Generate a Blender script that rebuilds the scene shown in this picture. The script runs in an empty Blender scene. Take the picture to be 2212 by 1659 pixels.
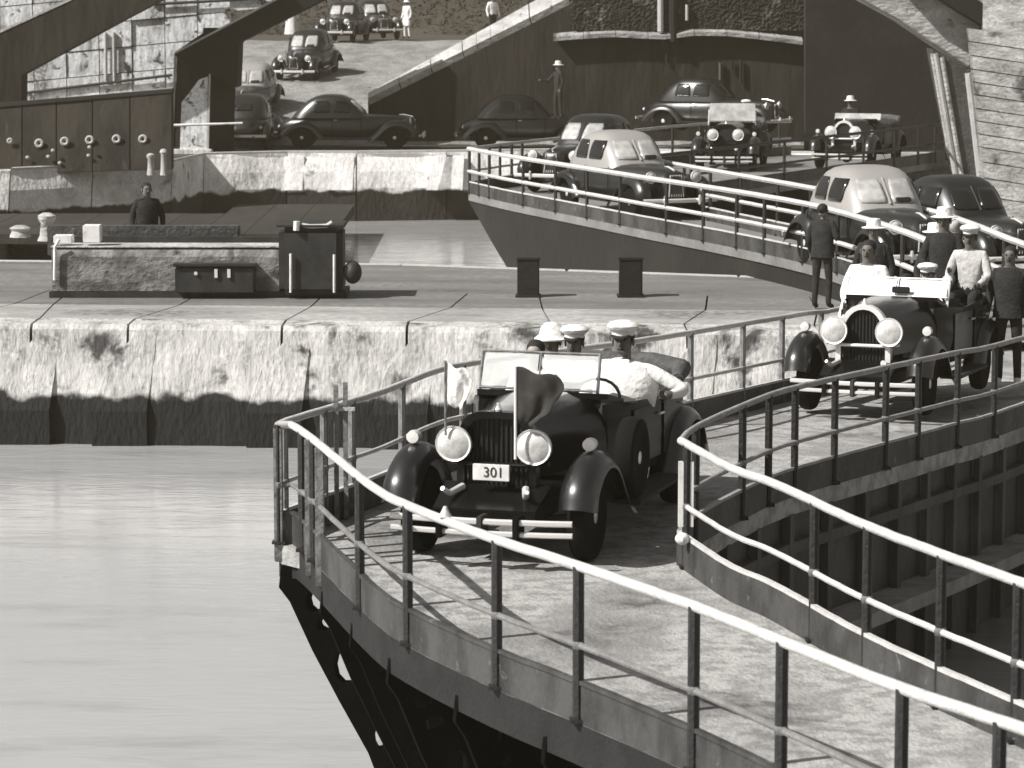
import bpy, bmesh, math, random
from mathutils import Vector, Matrix
random.seed(7)
R = math.radians
scene = bpy.context.scene
COL = scene.collection

# ---------------------------------------------------------------- camera
F, CX, CY = 6500.0, 1106.0, 829.5          # photo measured in a 2212 x 1659 frame
CAMZ, PITCH = 4.57, math.atan((829.5 + 27) / 6500.0)
cam_d = bpy.data.cameras.new('camera'); cam = bpy.data.objects.new('camera', cam_d); COL.objects.link(cam)
cam.location = (0, 0, CAMZ); cam.rotation_euler = (math.pi / 2 - PITCH, 0, 0)
cam_d.sensor_width = 36; cam_d.lens = 36 * F / 2212.0
cam_d.clip_start = 0.5; cam_d.clip_end = 2000
cam_d.dof.use_dof = True; cam_d.dof.focus_distance = 31; cam_d.dof.aperture_fstop = 5.6
scene.camera = cam
# ---------------------------------------------------------------- light
SUN = Vector((-0.66, -0.31, 0.70)).normalized()
w = bpy.data.worlds.new('World'); scene.world = w; w.use_nodes = True
nt = w.node_tree; nt.nodes.clear()
sky = nt.nodes.new('ShaderNodeTexSky'); sky.sky_type = 'NISHITA'; sky.sun_disc = False
sky.sun_elevation = math.asin(SUN.z); sky.sun_rotation = math.atan2(SUN.x, SUN.y)
sky.dust_density = 3.0
hs = nt.nodes.new('ShaderNodeHueSaturation'); hs.inputs['Saturation'].default_value = 0.06   # black-and-white film
bg = nt.nodes.new('ShaderNodeBackground'); bg.inputs['Strength'].default_value = 0.058
out = nt.nodes.new('ShaderNodeOutputWorld')
nt.links.new(sky.outputs[0], hs.inputs['Color']); nt.links.new(hs.outputs[0], bg.inputs['Color']); nt.links.new(bg.outputs[0], out.inputs[0])
sd = bpy.data.lights.new('sun', 'SUN'); so = bpy.data.objects.new('sun', sd); COL.objects.link(so)
sd.energy = 5.0; sd.angle = R(0.5); sd.color = (1.0, 0.985, 0.955)
so.rotation_euler = SUN.to_track_quat('Z', 'Y').to_euler()
vs = scene.view_settings
scene.display_settings.display_device = 'sRGB'
vs.view_transform = 'Standard'; vs.look = 'None'; vs.gamma = 1; vs.use_curve_mapping = False
vs.exposure = 0.36

# ---------------------------------------------------------------- helpers
CP, SP = math.cos(PITCH), math.sin(PITCH)
def at(px, py, z):
    """the point of the level plane z that the photo shows at px, py"""
    u, v = (px - CX) / F, (CY - py) / F
    d = Vector((u, CP + v * SP, -SP + v * CP))
    t = (z - CAMZ) / d.z
    return Vector((0, 0, CAMZ)) + d * t
def aty(px, py, y):
    """the point of the upright plane y that the photo shows at px, py"""
    u, v = (px - CX) / F, (CY - py) / F
    d = Vector((u, CP + v * SP, -SP + v * CP))
    return Vector((0, 0, CAMZ)) + d * (y / d.y)

class MB:
    def __init__(s): s.v = []; s.f = []; s.m = []
    def add(s, vs_, fs, mi=0):
        n = len(s.v); s.v += [tuple(v) for v in vs_]; s.f += [tuple(i + n for i in f) for f in fs]; s.m += [mi] * len(fs); return s
    def box(s, c, size, rz=0, mi=0):
        hx, hy, hz = size[0] / 2, size[1] / 2, size[2] / 2; ca, sa = math.cos(rz), math.sin(rz)
        vs_ = []
        for z in (-hz, hz):
            for x, y in ((-hx, -hy), (hx, -hy), (hx, hy), (-hx, hy)):
                vs_.append((c[0] + x * ca - y * sa, c[1] + x * sa + y * ca, c[2] + z))
        return s.add(vs_, [(3, 2, 1, 0), (4, 5, 6, 7), (0, 1, 5, 4), (1, 2, 6, 5), (2, 3, 7, 6), (3, 0, 4, 7)], mi)
    def loft(s, rings, caps=True, closed=True, mi=0):
        n = len(rings[0]); vs_ = [p for r in rings for p in r]; fs = []
        for i in range(len(rings) - 1):
            for j in range(n if closed else n - 1):
                k = (j + 1) % n
                fs.append((i * n + j, i * n + k, (i + 1) * n + k, (i + 1) * n + j))
        if caps:
            fs.append(tuple(range(n - 1, -1, -1))); fs.append(tuple((len(rings) - 1) * n + j for j in range(n)))
        return s.add(vs_, fs, mi)
    def tube(s, pts, r, n=8, caps=True, mi=0):
        pts = [Vector(p) for p in pts]; rings = []; up0 = None
        rs = r if isinstance(r, (list, tuple)) else [r] * len(pts)
        for i, p in enumerate(pts):
            t = (pts[min(i + 1, len(pts) - 1)] - pts[max(i - 1, 0)]).normalized()
            a = Vector((0, 0, 1)) if abs(t.z) < 0.9 else Vector((1, 0, 0))
            x = t.cross(a).normalized()
            if up0 is not None and x.dot(up0) < 0: x = -x
            up0 = x; y = x.cross(t).normalized()
            rings.append([p + (x * math.cos(2 * math.pi * k / n) + y * math.sin(2 * math.pi * k / n)) * rs[i] for k in range(n)])
        return s.loft(rings, caps, True, mi)
    def lathe(s, c, prof, axis='Z', n=16, mi=0):
        """prof: list of (radius, distance along axis)"""
        rings = []
        for r, h in prof:
            ring = []
            for k in range(n):
                a = 2 * math.pi * k / n; u, v = r * math.cos(a), r * math.sin(a)
                p = {'Z': (u, v, h), 'X': (h, u, v), 'Y': (v, h, u)}[axis]
                ring.append((c[0] + p[0], c[1] + p[1], c[2] + p[2]))
            rings.append(ring)
        return s.loft(rings, True, True, mi)
    def ball(s, c, rx, ry, rz, n=12, m=8, mi=0):
        rings = []
        for i in range(m + 1):
            a = -math.pi / 2 + math.pi * (i * 0.98 + 0.01 * m) / m
            rings.append([(c[0] + rx * math.cos(a) * math.cos(2 * math.pi * k / n), c[1] + ry * math.cos(a) * math.sin(2 * math.pi * k / n), c[2] + rz * math.sin(a)) for k in range(n)])
        return s.loft(rings, True, True, mi)
    def quad(s, a, b, c, d, mi=0): return s.add([a, b, c, d], [(0, 1, 2, 3)], mi)
    def slab(s, top, thick, down=(0, 0, -1), mi=0):
        d = Vector(down) * thick; n = len(top)
        vs_ = [Vector(p) for p in top] + [Vector(p) + d for p in top]
        fs = [tuple(range(n)), tuple(range(2 * n - 1, n - 1, -1))] + [(i, i + n, (i + 1) % n + n, (i + 1) % n) for i in range(n)]
        return s.add(vs_, fs, mi)

def obj(name, mb, m, parent=None, smooth=False, bevel=0, loc=None, rz=0, label=None, cat=None, group=None, kind=None):
    me = bpy.data.meshes.new(name); me.from_pydata(mb.v, [], mb.f)
    ms = m if isinstance(m, (list, tuple)) else [m]
    for x in ms: me.materials.append(x)
    if len(ms) > 1: me.polygons.foreach_set('material_index', mb.m)
    bm = bmesh.new(); bm.from_mesh(me); bmesh.ops.recalc_face_normals(bm, faces=bm.faces)
    if bevel > 0:
        es = [e for e in bm.edges if len(e.link_faces) == 2 and e.calc_face_angle(0) > R(35)]
        bmesh.ops.bevel(bm, geom=es, offset=bevel, segments=2, affect='EDGES', clamp_overlap=True)
    bm.to_mesh(me); bm.free()
    if smooth:
        me.polygons.foreach_set('use_smooth', [True] * len(me.polygons))
        try: me.set_sharp_from_angle(angle=R(42))
        except Exception: pass
    o = bpy.data.objects.new(name, me); COL.objects.link(o)
    if parent: o.parent = parent
    if loc is not None: o.location = loc
    if rz: o.rotation_euler = (0, 0, rz)
    return tag(o, label, cat, group, kind)
def tag(o, label=None, cat=None, group=None, kind=None):
    if label: o['label'] = label
    if cat: o['category'] = cat
    if group: o['group'] = group
    if kind: o['kind'] = kind
    return o
def thing(name, label, cat, loc=(0, 0, 0), rz=0, group=None):
    o = bpy.data.objects.new(name, None); COL.objects.link(o); o.location = loc; o.rotation_euler = (0, 0, rz)
    o.empty_display_size = 0.2
    return tag(o, label, cat, group)
def copy_tree(o, parent=None, label=None):
    c = o.copy(); COL.objects.link(c)
    if parent: c.parent = parent
    if label: c['label'] = label
    for ch in list(o.children): copy_tree(ch, c)
    return c
def place(mb_obj, loc, rz=0): mb_obj.location = loc; mb_obj.rotation_euler = (0, 0, rz); return mb_obj
def smoothline(pts, n=6):
    """Catmull-Rom through the points"""
    P = [Vector(p) for p in pts]; P = [2 * P[0] - P[1]] + P + [2 * P[-1] - P[-2]]; o = []
    for i in range(1, len(P) - 2):
        a, b, c, d = P[i - 1], P[i], P[i + 1], P[i + 2]
        for k in range(n):
            t = k / n
            o.append(0.5 * ((2 * b) + (c - a) * t + (2 * a - 5 * b + 4 * c - d) * t * t + (3 * b - a - 3 * c + d) * t ** 3))
    o.append(P[-2]); return o
def resample(pts, n):
    P = [Vector(p) for p in pts]; L = [0]
    for i in range(1, len(P)): L.append(L[-1] + (P[i] - P[i - 1]).length)
    o = []; j = 0
    for k in range(n):
        s = L[-1] * k / (n - 1)
        while j < len(P) - 2 and L[j + 1] < s: j += 1
        t = (s - L[j]) / max(L[j + 1] - L[j], 1e-6); o.append(P[j].lerp(P[j + 1], t))
    return o
def atx(line, px):
    """the point of a polyline that shows at photo column px"""
    best = None
    for i in range(len(line) - 1):
        for k in range(21):
            p = line[i].lerp(line[i + 1], k / 20)
            q = CX + F * p.x / (p.y * CP + (CAMZ - p.z) * SP)
            if best is None or abs(q - px) < best[0]: best = (abs(q - px), p)
    return best[1].copy()

# ---------------------------------------------------------------- materials
MATS = {}
def mat(name, c, rough=0.7, c2=None, scale=3.0, stretch=(1, 1, 1), detail=8, lo=0.35, hi=0.65, bump=0.0, bscale=30.0, metal=0.0, spec=0.4, coat=0.0, speck=None, wet=None, trans=0.0, coords='Object', fine=0.0, sheen=0.0):
    m = bpy.data.materials.new(name); m.use_nodes = True; t = m.node_tree; b = t.nodes['Principled BSDF']
    b.inputs['Roughness'].default_value = rough; b.inputs['Metallic'].default_value = metal
    b.inputs['Specular IOR Level'].default_value = spec; b.inputs['Coat Weight'].default_value = coat; b.inputs['Coat Roughness'].default_value = 0.05
    if trans: b.inputs['Transmission Weight'].default_value = trans
    if sheen: b.inputs['Sheen Weight'].default_value = sheen
    c = tuple(c) + (1,) if len(c) == 3 else c
    tc = t.nodes.new('ShaderNodeTexCoord'); geo = t.nodes.new('ShaderNodeNewGeometry')
    src = geo.outputs['Position'] if coords == 'World' else tc.outputs['Object']
    mp = t.nodes.new('ShaderNodeMapping'); mp.inputs['Scale'].default_value = stretch; t.links.new(src, mp.inputs[0])
    col = None
    def noise(sc, det, l, h, vec=None, dist=0.0):
        n = t.nodes.new('ShaderNodeTexNoise'); n.inputs['Scale'].default_value = sc; n.inputs['Detail'].default_value = det; n.inputs['Roughness'].default_value = 0.62; n.inputs['Distortion'].default_value = dist
        t.links.new(vec or mp.outputs[0], n.inputs['Vector'])
        r = t.nodes.new('ShaderNodeMapRange'); r.inputs['From Min'].default_value = l; r.inputs['From Max'].default_value = h; r.interpolation_type = 'SMOOTHSTEP'
        t.links.new(n.outputs['Fac'], r.inputs[0]); return r.outputs[0]
    def mix(a, bb, f):
        x = t.nodes.new('ShaderNodeMix'); x.data_type = 'RGBA'
        if isinstance(f, float): x.inputs[0].default_value = f
        else: t.links.new(f, x.inputs[0])
        for v, s_ in ((a, 6), (bb, 7)):
            if isinstance(v, tuple): x.inputs[s_].default_value = v if len(v) == 4 else v + (1,)
            else: t.links.new(v, x.inputs[s_])
        return x.outputs[2]
    col = c
    if c2: col = mix(col, tuple(c2), noise(scale, detail, lo, hi))
    if fine: col = mix(col, tuple(x * (1 - fine) for x in c[:3]), noise(scale * 9, 6, 0.42, 0.62, src))
    if speck: col = mix(col, tuple(speck[0]), noise(speck[1], 6, speck[2], speck[3], src if len(speck) < 5 else None, 0.6))
    if wet:   # (world height of the tide mark, softness, colour)
        sx = t.nodes.new('ShaderNodeSeparateXYZ'); t.links.new(geo.outputs['Position'], sx.inputs[0])
        n = t.nodes.new('ShaderNodeTexNoise'); n.inputs['Scale'].default_value = wet[3] if len(wet) > 3 else 1.6; n.inputs['Detail'].default_value = 8; t.links.new(geo.outputs['Position'], n.inputs['Vector'])
        ma = t.nodes.new('ShaderNodeMath'); ma.operation = 'MULTIPLY_ADD'; ma.inputs[1].default_value = -0.5; t.links.new(n.outputs['Fac'], ma.inputs[0]); t.links.new(sx.outputs['Z'], ma.inputs[2])
        r = t.nodes.new('ShaderNodeMapRange'); r.inputs['From Min'].default_value = wet[0] + wet[1]; r.inputs['From Max'].default_value = wet[0] - wet[1]; r.interpolation_type = 'SMOOTHSTEP'
        t.links.new(ma.outputs[0], r.inputs[0]); col = mix(col, tuple(wet[2]), r.outputs[0])
    if isinstance(col, tuple): b.inputs['Base Color'].default_value = col if len(col) == 4 else col + (1,)
    else: t.links.new(col, b.inputs['Base Color'])
    if bump:
        n = t.nodes.new('ShaderNodeTexNoise'); n.inputs['Scale'].default_value = bscale; n.inputs['Detail'].default_value = 6; t.links.new(mp.outputs[0], n.inputs['Vector'])
        bu = t.nodes.new('ShaderNodeBump'); bu.inputs['Strength'].default_value = bump; bu.inputs['Distance'].default_value = 0.05; t.links.new(n.outputs['Fac'], bu.inputs['Height']); t.links.new(bu.outputs[0], b.inputs['Normal'])
    MATS[name] = m; return m
def g(v, warm=0.06): return (v, v * (1 - warm * 0.45), v * (1 - warm))   # a grey of the toned print

M_DECK = mat('deck_asphalt', g(.38), .85, g(.11), .62, (1.0, .6, 1), lo=.44, hi=.70, bump=.35, bscale=28, speck=(g(.07), .62, .54, .72), coords='World', fine=.4)
M_DECK_FAR = mat('deck_planking', g(.22), .85, g(.12), 1.2, lo=.35, hi=.7, bump=.3, coords='World', fine=.2)
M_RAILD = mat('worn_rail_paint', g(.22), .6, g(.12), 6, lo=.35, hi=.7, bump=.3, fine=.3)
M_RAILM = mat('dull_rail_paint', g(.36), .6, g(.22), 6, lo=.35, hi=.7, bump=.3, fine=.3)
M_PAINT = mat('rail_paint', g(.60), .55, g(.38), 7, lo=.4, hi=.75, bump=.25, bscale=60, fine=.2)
M_POST = mat('post_iron', g(.016, .02), .55, g(.035), 6, lo=.45, hi=.8, bump=.3)
M_POSTL = mat('grey_post_iron', g(.20, .02), .6, g(.09), 8, lo=.4, hi=.7, bump=.3)  # lighter grey iron than the black posts
M_TOE = mat('toe_plate_iron', g(.065), .65, g(.025), 2.2, (1, 1, .6), lo=.38, hi=.66, bump=.3, speck=(g(.17), 6, .60, .75), coords='World')
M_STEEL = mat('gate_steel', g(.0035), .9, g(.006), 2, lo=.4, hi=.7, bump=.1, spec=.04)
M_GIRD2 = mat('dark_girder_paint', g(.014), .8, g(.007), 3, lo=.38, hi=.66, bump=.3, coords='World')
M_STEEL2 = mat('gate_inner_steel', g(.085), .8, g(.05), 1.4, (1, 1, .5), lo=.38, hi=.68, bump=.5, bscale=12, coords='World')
M_GIRDER = mat('lit_girder_paint', g(.30), .75, g(.16), 2, lo=.35, hi=.7, bump=.4)  # paler than the inner steel, for light caught on the ledge
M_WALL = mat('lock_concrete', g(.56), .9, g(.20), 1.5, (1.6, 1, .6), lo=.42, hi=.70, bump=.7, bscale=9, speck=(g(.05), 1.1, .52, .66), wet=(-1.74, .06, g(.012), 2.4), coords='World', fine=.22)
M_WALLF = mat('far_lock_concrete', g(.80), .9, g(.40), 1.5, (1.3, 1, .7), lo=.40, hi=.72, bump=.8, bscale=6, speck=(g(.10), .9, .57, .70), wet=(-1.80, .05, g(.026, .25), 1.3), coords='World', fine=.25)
M_WALLTOP = mat('wall_coping_concrete', g(.20), .9, g(.085), .8, (.35, 1.2, 1), lo=.35, hi=.7, bump=.6, bscale=10, coords='World', fine=.3)
M_SLAB = mat('worn_slab_concrete', g(.40), .9, g(.12), .7, (.45, 1.0, 1), lo=.36, hi=.68, bump=.6, bscale=10, coords='World', fine=.3)
M_COPE = mat('pale_coping_concrete', g(.52), .9, g(.3), 2.2, lo=.4, hi=.75, bump=.6, coords='World', fine=.2)
M_DARKC = mat('shade_brown_concrete', g(.030, .36), .95, g(.012, .34), .8, (1.2, 1.2, .35), lo=.38, hi=.65, bump=.8, bscale=4, speck=(g(.075, .3), .8, .60, .74, 0), coords='World')  # dark brown base stands for shade on the concrete
M_DARKC2 = mat('shade_black_concrete', g(.010, .12), .95, g(.017, .25), .5, lo=.4, hi=.7, bump=.5, bscale=4, coords='World')  # near-black base stands for deep shade
M_STAIN = mat('streaked_concrete', g(.80, .0), .9, g(.20, .1), 1.1, (1.3, 1.3, .5), lo=.46, hi=.64, bump=.9, bscale=4, speck=(g(.06, .2), 2.2, .56, .66), coords='World', fine=.3)
M_ROUGH = mat('board_marked_concrete', g(.52), .9, g(.26), 1.2, (1, 1, 2.6), lo=.38, hi=.66, bump=1.0, bscale=5, speck=(g(.12), 1.6, .58, .7), coords='World', fine=.3)
M_ABUT = mat('weathered_board_concrete', g(.40), .9, g(.15), 1.2, (1, 1, 2.2), lo=.38, hi=.66, bump=1.0, bscale=5, speck=(g(.06), 1.1, .55, .68), coords='World', fine=.35)
M_ROAD = mat('gravel_road', g(.30), .95, g(.15), .55, (2.0, .8, 1), lo=.38, hi=.64, bump=.9, bscale=4, speck=(g(.10), 1.5, .6, .7), coords='World', fine=.35)
M_YARD = mat('dark_yard', g(.045, .3), .95, g(.06, .3), .6, bump=.5, bscale=5, coords='World')  # dark brown tone for the far ground
M_HILL = mat('hillside_growth', g(.035, .32), 1.0, g(.055, .3), .3, bump=1, bscale=2, coords='World')
M_LEAF = mat('scrub_leaf', g(.022, .34), .9, g(.036, .3), 3, lo=.4, hi=.7, spec=.1)
M_BLACK = mat('black_lacquer', (.006, .006, .006), .25, spec=.25, coat=.1)
M_BLACKF = mat('far_black_lacquer', (.007, .007, .006), .34, spec=.9, coat=.2)
M_LITROOF = mat('lit_roof_lacquer', g(.30, .1), .35, spec=.5, coat=.3)  # pale tone stands for sunlit gloss on dark roofs
M_FENDER = mat('fender_lacquer', g(.008), .33, spec=.9, coat=.3)
M_HOOD = mat('hood_reflection_metal', g(.72), .24, g(.55), 5, metal=.85)  # pale metal stands for sky reflected in the black hood
M_RUBBER = mat('tyre_rubber', (.006, .006, .006), .9, spec=.15)
M_CHROME = mat('chrome', g(.88), .25, metal=.45, spec=.8)
M_NICKEL = mat('nickel_plate', g(.78), .32, spec=.7, metal=.25)
M_LENS = mat('headlight_glass', g(.62), .25, g(.35), 9, lo=.4, hi=.7, spec=.7)
M_GLASS = mat('sky_reflection_glass', g(.5), .12, g(.3), 4, lo=.35, hi=.7, spec=.8)  # pale base stands for sky reflected in the panes
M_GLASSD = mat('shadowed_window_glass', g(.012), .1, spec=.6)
M_GRILLE = mat('grille_core', (.006, .006, .006), .7)
M_LEATHER = mat('seat_leather', g(.05), .5, g(.03), 12, bump=.3)
M_CANVAS = mat('hood_canvas', g(.10), .9, g(.06), 8, bump=.4)
M_WHITE = mat('white_cotton', g(.80), .95, g(.66), 5, lo=.4, hi=.75, bump=.5, bscale=14)
M_PALE = mat('pale_drill_cloth', g(.50), .95, g(.36), 7, lo=.4, hi=.7, bump=.5, bscale=14)
M_DARKCLOTH = mat('dark_serge', g(.014), .95, g(.024), 7, bump=.4)
M_SKIN = mat('skin', g(.15, .2), .6, g(.10, .2), 14)
M_SKINL = mat('lighter_skin', g(.32, .15), .6, g(.25, .15), 14)
M_HAIR = mat('dark_hair', g(.012), .8)
M_SHOE = mat('white_shoe', g(.72), .6)
M_BOOT = mat('black_boot', g(.012), .5)
M_FLAG = mat('dark_flag_cloth', g(.030, .15), .95, g(.045, .15), 9)
M_PLATE = mat('plate_enamel', g(.74), .4, g(.6), 12)
M_INK = mat('plate_ink', g(.03), .6)
M_MACH = mat('machine_plate', g(.075), .6, g(.035), 2.5, lo=.35, hi=.7, bump=.5, bscale=14, speck=(g(.17), 5, .6, .72))
M_MACHD = mat('machine_dark_iron', g(.014), .6, g(.03), 3)
M_WPAINT = mat('white_paint', g(.75), .6, g(.5), 6, lo=.45, hi=.75)

# water: thick pale canal water, fine ripple; ripple streaks and sky brightness put in colour
def water_mat(name, c, c2, rough):
    m = mat(name, c, rough, c2, .5, (.55, 1.7, 1), lo=.50, hi=.80, spec=.5, coords='World')
    t = m.node_tree; b = t.nodes['Principled BSDF']; geo = t.nodes.new('ShaderNodeNewGeometry')
    mp = t.nodes.new('ShaderNodeMapping'); mp.inputs['Scale'].default_value = (.55, 1.5, 1); mp.inputs['Rotation'].default_value = (0, 0, .25); t.links.new(geo.outputs['Position'], mp.inputs[0])
    n = t.nodes.new('ShaderNodeTexNoise'); n.inputs['Scale'].default_value = 1.9; n.inputs['Detail'].default_value = 8; n.inputs['Distortion'].default_value = 1.6; t.links.new(mp.outputs[0], n.inputs['Vector'])
    bu = t.nodes.new('ShaderNodeBump'); bu.inputs['Strength'].default_value = .16; bu.inputs['Distance'].default_value = .06; b.inputs['IOR'].default_value = 2.1; t.links.new(n.outputs['Fac'], bu.inputs['Height']); t.links.new(bu.outputs[0], b.inputs['Normal'])
    return m
M_WATER = water_mat('canal_water', g(.42, .02), g(.27, .02), .09)
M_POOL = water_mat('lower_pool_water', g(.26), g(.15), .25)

# ---------------------------------------------------------------- setting: levels
ZW, ZP, ZF = -0.45, -2.22, -2.5          # top of the lock walls, water
# ---- rail lines (photo column, row, height of the rail top) -> places
def line(pts, ext=0, ze=None):
    P = [at(x, y, z) for x, y, z in pts]
    if ext:
        d = P[-1] - P[-2]; d.z = 0; d.normalize(); e = P[-1] + d * ext
        if ze is not None: e.z = ze
        P.append(e)
    return P
L_OF = line([(600, 918, 1), (640, 903, 1), (823, 847, 1), (972, 793, 1), (1170, 764, 1), (1380, 736, .97), (1591, 702, .85), (1740, 677, .72), (1840, 660, .62)], 7.6, .56)
L_ON = line([(600, 918, 1), (645, 926, 1), (796, 1045, 1), (887, 1095, 1), (1073, 1166, 1), (1250, 1223, 1), (1500, 1310, 1), (1690, 1385, 1), (1950, 1488, 1), (2212, 1575, 1)], 5)
L_IF = line([(1471, 952, 1), (1500, 925, 1), (1602, 878, 1), (1708, 840, .99), (1900, 797, .95), (2060, 763, .86), (2212, 729, .76)], 11.5, .56)
L_IN = line([(1471, 952, 1), (1577, 1010, 1), (1678, 1047, 1), (1859, 1130, 1), (2031, 1196, 1), (2212, 1261, 1)], 5)
F_ON = line([(1012, 321, 1), (1097, 337, 1), (1250, 361, 1), (1395, 384, 1), (1560, 409, 1), (1734, 439, 1), (1850, 468, .99), (1960, 503, .97), (2060, 545, .9)])
F_OF = line([(1012, 321, 1), (1070, 314, 1), (1130, 307, 1)]) + [Vector((5.0, 79.5, 1)), Vector((8.4, 91, .56))]
F_IN = line([(1385, 340, 1), (1478, 358, 1), (1752, 406, 1), (2015, 457, .98), (2212, 528, .9)], 3)
F_IF = line([(1385, 340, 1)]) + [Vector((10.2, 77.5, 1)), Vector((13.8, 91, .56))]
def sm(L): return smoothline(L, 5)
L_OF, L_ON, L_IF, L_IN, F_ON, F_OF, F_IN, F_IF = [sm(x) for x in (L_OF, L_ON, L_IF, L_IN, F_ON, F_OF, F_IN, F_IF)]
DN = Vector((0, 0, -1))

# ---- ground and water
def sheet(name, pts, m, z=None, kind='structure'):
    mb = MB(); mb.add([Vector((p[0], p[1], p[2] if z is None else z)) for p in pts], [tuple(range(len(pts)))])
    return obj(name, mb, m, kind=kind)
tipx, tipy = L_OF[0].x, L_OF[0].y
def inset(L, d):
    """line moved sideways by d (positive: to the left of its direction), levelled"""
    o = []
    for i, p in enumerate(L):
        t = (L[min(i + 1, len(L) - 1)] - L[max(i - 1, 0)]); t.z = 0; t.normalize()
        o.append(Vector((p.x - t.y * d, p.y + t.x * d, p.z)))
    return o
GF = inset(resample(L_OF, 24), -0.85); GN = inset(resample(L_ON, 24), 0.85)       # gate skins, set back under the walkway
# where the two skins meet
def meet(A, B):
    for i in range(len(A) - 1):
        for j in range(len(B) - 1):
            p, r = A[i].xy, A[i + 1].xy - A[i].xy; q, s = B[j].xy, B[j + 1].xy - B[j].xy
            c = r.x * s.y - r.y * s.x
            if abs(c) < 1e-9: continue
            t = ((q - p).x * s.y - (q - p).y * s.x) / c; u = ((q - p).x * r.y - (q - p).y * r.x) / c
            if 0 <= t <= 1 and 0 <= u <= 1: return i, j, p + r * t
    return None
hit = meet(GF, GN)
if hit:
    i, j, p = hit; P3 = Vector((p.x, p.y, 1)); GF = [P3] + GF[i + 1:]; GN = [P3] + GN[j + 1:]
GIF = inset(resample(L_IF, 20), 0.10); GIN = inset(resample(L_IN, 20), -0.10)
up = [(-70, 48.5), (6.9, 44.5)] + [(p.x, p.y) for p in reversed(GF)] + [(p.x, p.y) for p in GN[1:]] + [(9, 3), (9, -12), (-70, -12)]
sheet('water', up, M_WATER, ZP)
lowp = [(p.x, p.y) for p in reversed(GIF)] + [(p.x, p.y) for p in GIN[1:]] + [(40, 6), (40, 46), (12, 46)]
sheet('lower_water', lowp, M_POOL, -2.25)
GFF = inset(resample(F_ON, 20), 0.8)
sheet('far_water', [(-70, 50), (16, 50), (16, 95), (-70, 95)], M_WATER, ZF)

# ---- centre lock wall: panels between joints, each with its own edges
fe0, fe1 = at(0, 700, ZW), at(1740, 716, ZW)                # front edge
re0, re1 = at(780, 566, ZW), at(1850, 603, ZW)              # rear edge
def fe(x): t = (x - fe0.x) / (fe1.x - fe0.x); return fe0.y + t * (fe1.y - fe0.y)
def re_(x): t = (x - re0.x) / (re1.x - re0.x); return re0.y + t * (re1.y - re0.y) if x >= -2.5 else re_(-2.5) + fe(x) - fe(-2.5)
cw = thing('lock_wall', 'pale stained concrete centre wall of the lock behind the near walkway', 'lock wall')
js = [at(px, 703, ZW).x for px in (-330, -130, 63, 275, 610, 880, 1190, 1480, 1760)]
xs = [-60, -40, -25, -16] + js + [6.6, 9, 12, 18, 40]
BAT = 0.34
for i in range(len(xs) - 1):
    a, b = xs[i] + .02, xs[i + 1] - .02
    jit = random.uniform(-.03, .03); mb = MB()
    prof = lambda x: [(x, fe(x) + .10 + jit, ZW), (x, fe(x) + .015 + jit, ZW - .07), (x, fe(x) - .06 + jit, ZW - .42), (x, fe(x) - BAT * .8 + jit, ZW - 1.1), (x, fe(x) - BAT + jit, -3.2), (x, fe(x) + .9, -3.2), (x, fe(x) + .9, ZW)]
    n = max(2, int((b - a) / .35)); 
    rings = []
    for k in range(n + 1):
        x = a + (b - a) * k / n; rr = prof(x)
        rings.append([(p[0], p[1] + (random.uniform(-.035, .035) if 0 < q < 5 and 0 < k < n else 0), p[2]) for q, p in enumerate(rr)])
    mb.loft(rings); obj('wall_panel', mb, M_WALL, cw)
for i, x in enumerate(xs[1:-1]):                             # sloping ribs beside the joints
    if -14 < x < 7:
        mb = MB(); w0, w1 = .16, .36; y0 = fe(x)
        lean = .28
        top = [(x - w0 + lean, y0 - .02, ZW - .12), (x + w0 + lean, y0 - .02, ZW - .12), (x + w0 + lean, y0 + .3, ZW - .12), (x - w0 + lean, y0 + .3, ZW - .12)]
        mid = [(x - w1 * .8, y0 - .15, ZW - .6), (x + w1 * .8 + .1, y0 - .15, ZW - .6), (x + w1, y0 + .3, ZW - .6), (x - w1, y0 + .3, ZW - .6)]
        bot = [(x - w1 - .15, y0 - BAT - .07, ZW - 1.25), (x + w1 - .05, y0 - BAT - .07, ZW - 1.25), (x + w1, y0 + .3, ZW - 1.25), (x - w1, y0 + .3, ZW - 1.25)]
        bo2 = [(p[0], p[1], -3) for p in bot]
        mb.loft([top, mid, bot, bo2]); obj('buttress_rib', mb, M_WALL, cw)
for i in range(len(xs) - 1):                                 # top slabs
    a, b = xs[i] + .015, xs[i + 1] - .015
    sk = lambda q: (.25, .6, -.1, .45)[q % 4]
    mb = MB(); mb.slab([(a, fe(a) + .9, ZW - .003), (b, fe(b) + .9, ZW - .003), (b + sk(i + 1), fe(b) + 2.9, ZW - .003), (a + sk(i), fe(a) + 2.9, ZW - .003)], .4)
    obj('top_slab', mb, M_SLAB, cw)
    mb = MB(); mb.slab([(a + sk(i), fe(a) + 2.91, ZW - .004), (b + sk(i + 1), fe(b) + 2.91, ZW - .004), (b + sk(i + 1) * 1.4, fe(b) + 5.2, ZW - .004), (a + sk(i) * 1.4, fe(a) + 5.2, ZW - .004)], .4); obj('top_slab', mb, M_WALLTOP, cw)
mb = MB(); mb.slab([(-60, fe(-60) + 5.2, ZW - .006), (12, fe(12) + 5.2, ZW - .006), (12, max(fe(12) + 5.3, re_(12) - .35), ZW - .006), (6, re_(6) - .35, ZW - .006), (-2.5, re_(-2.5) - .35, ZW - .006), (-60, re_(-60) - .35, ZW - .006)], 2.6)
obj('wall_core', mb, M_WALLTOP, cw)
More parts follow.
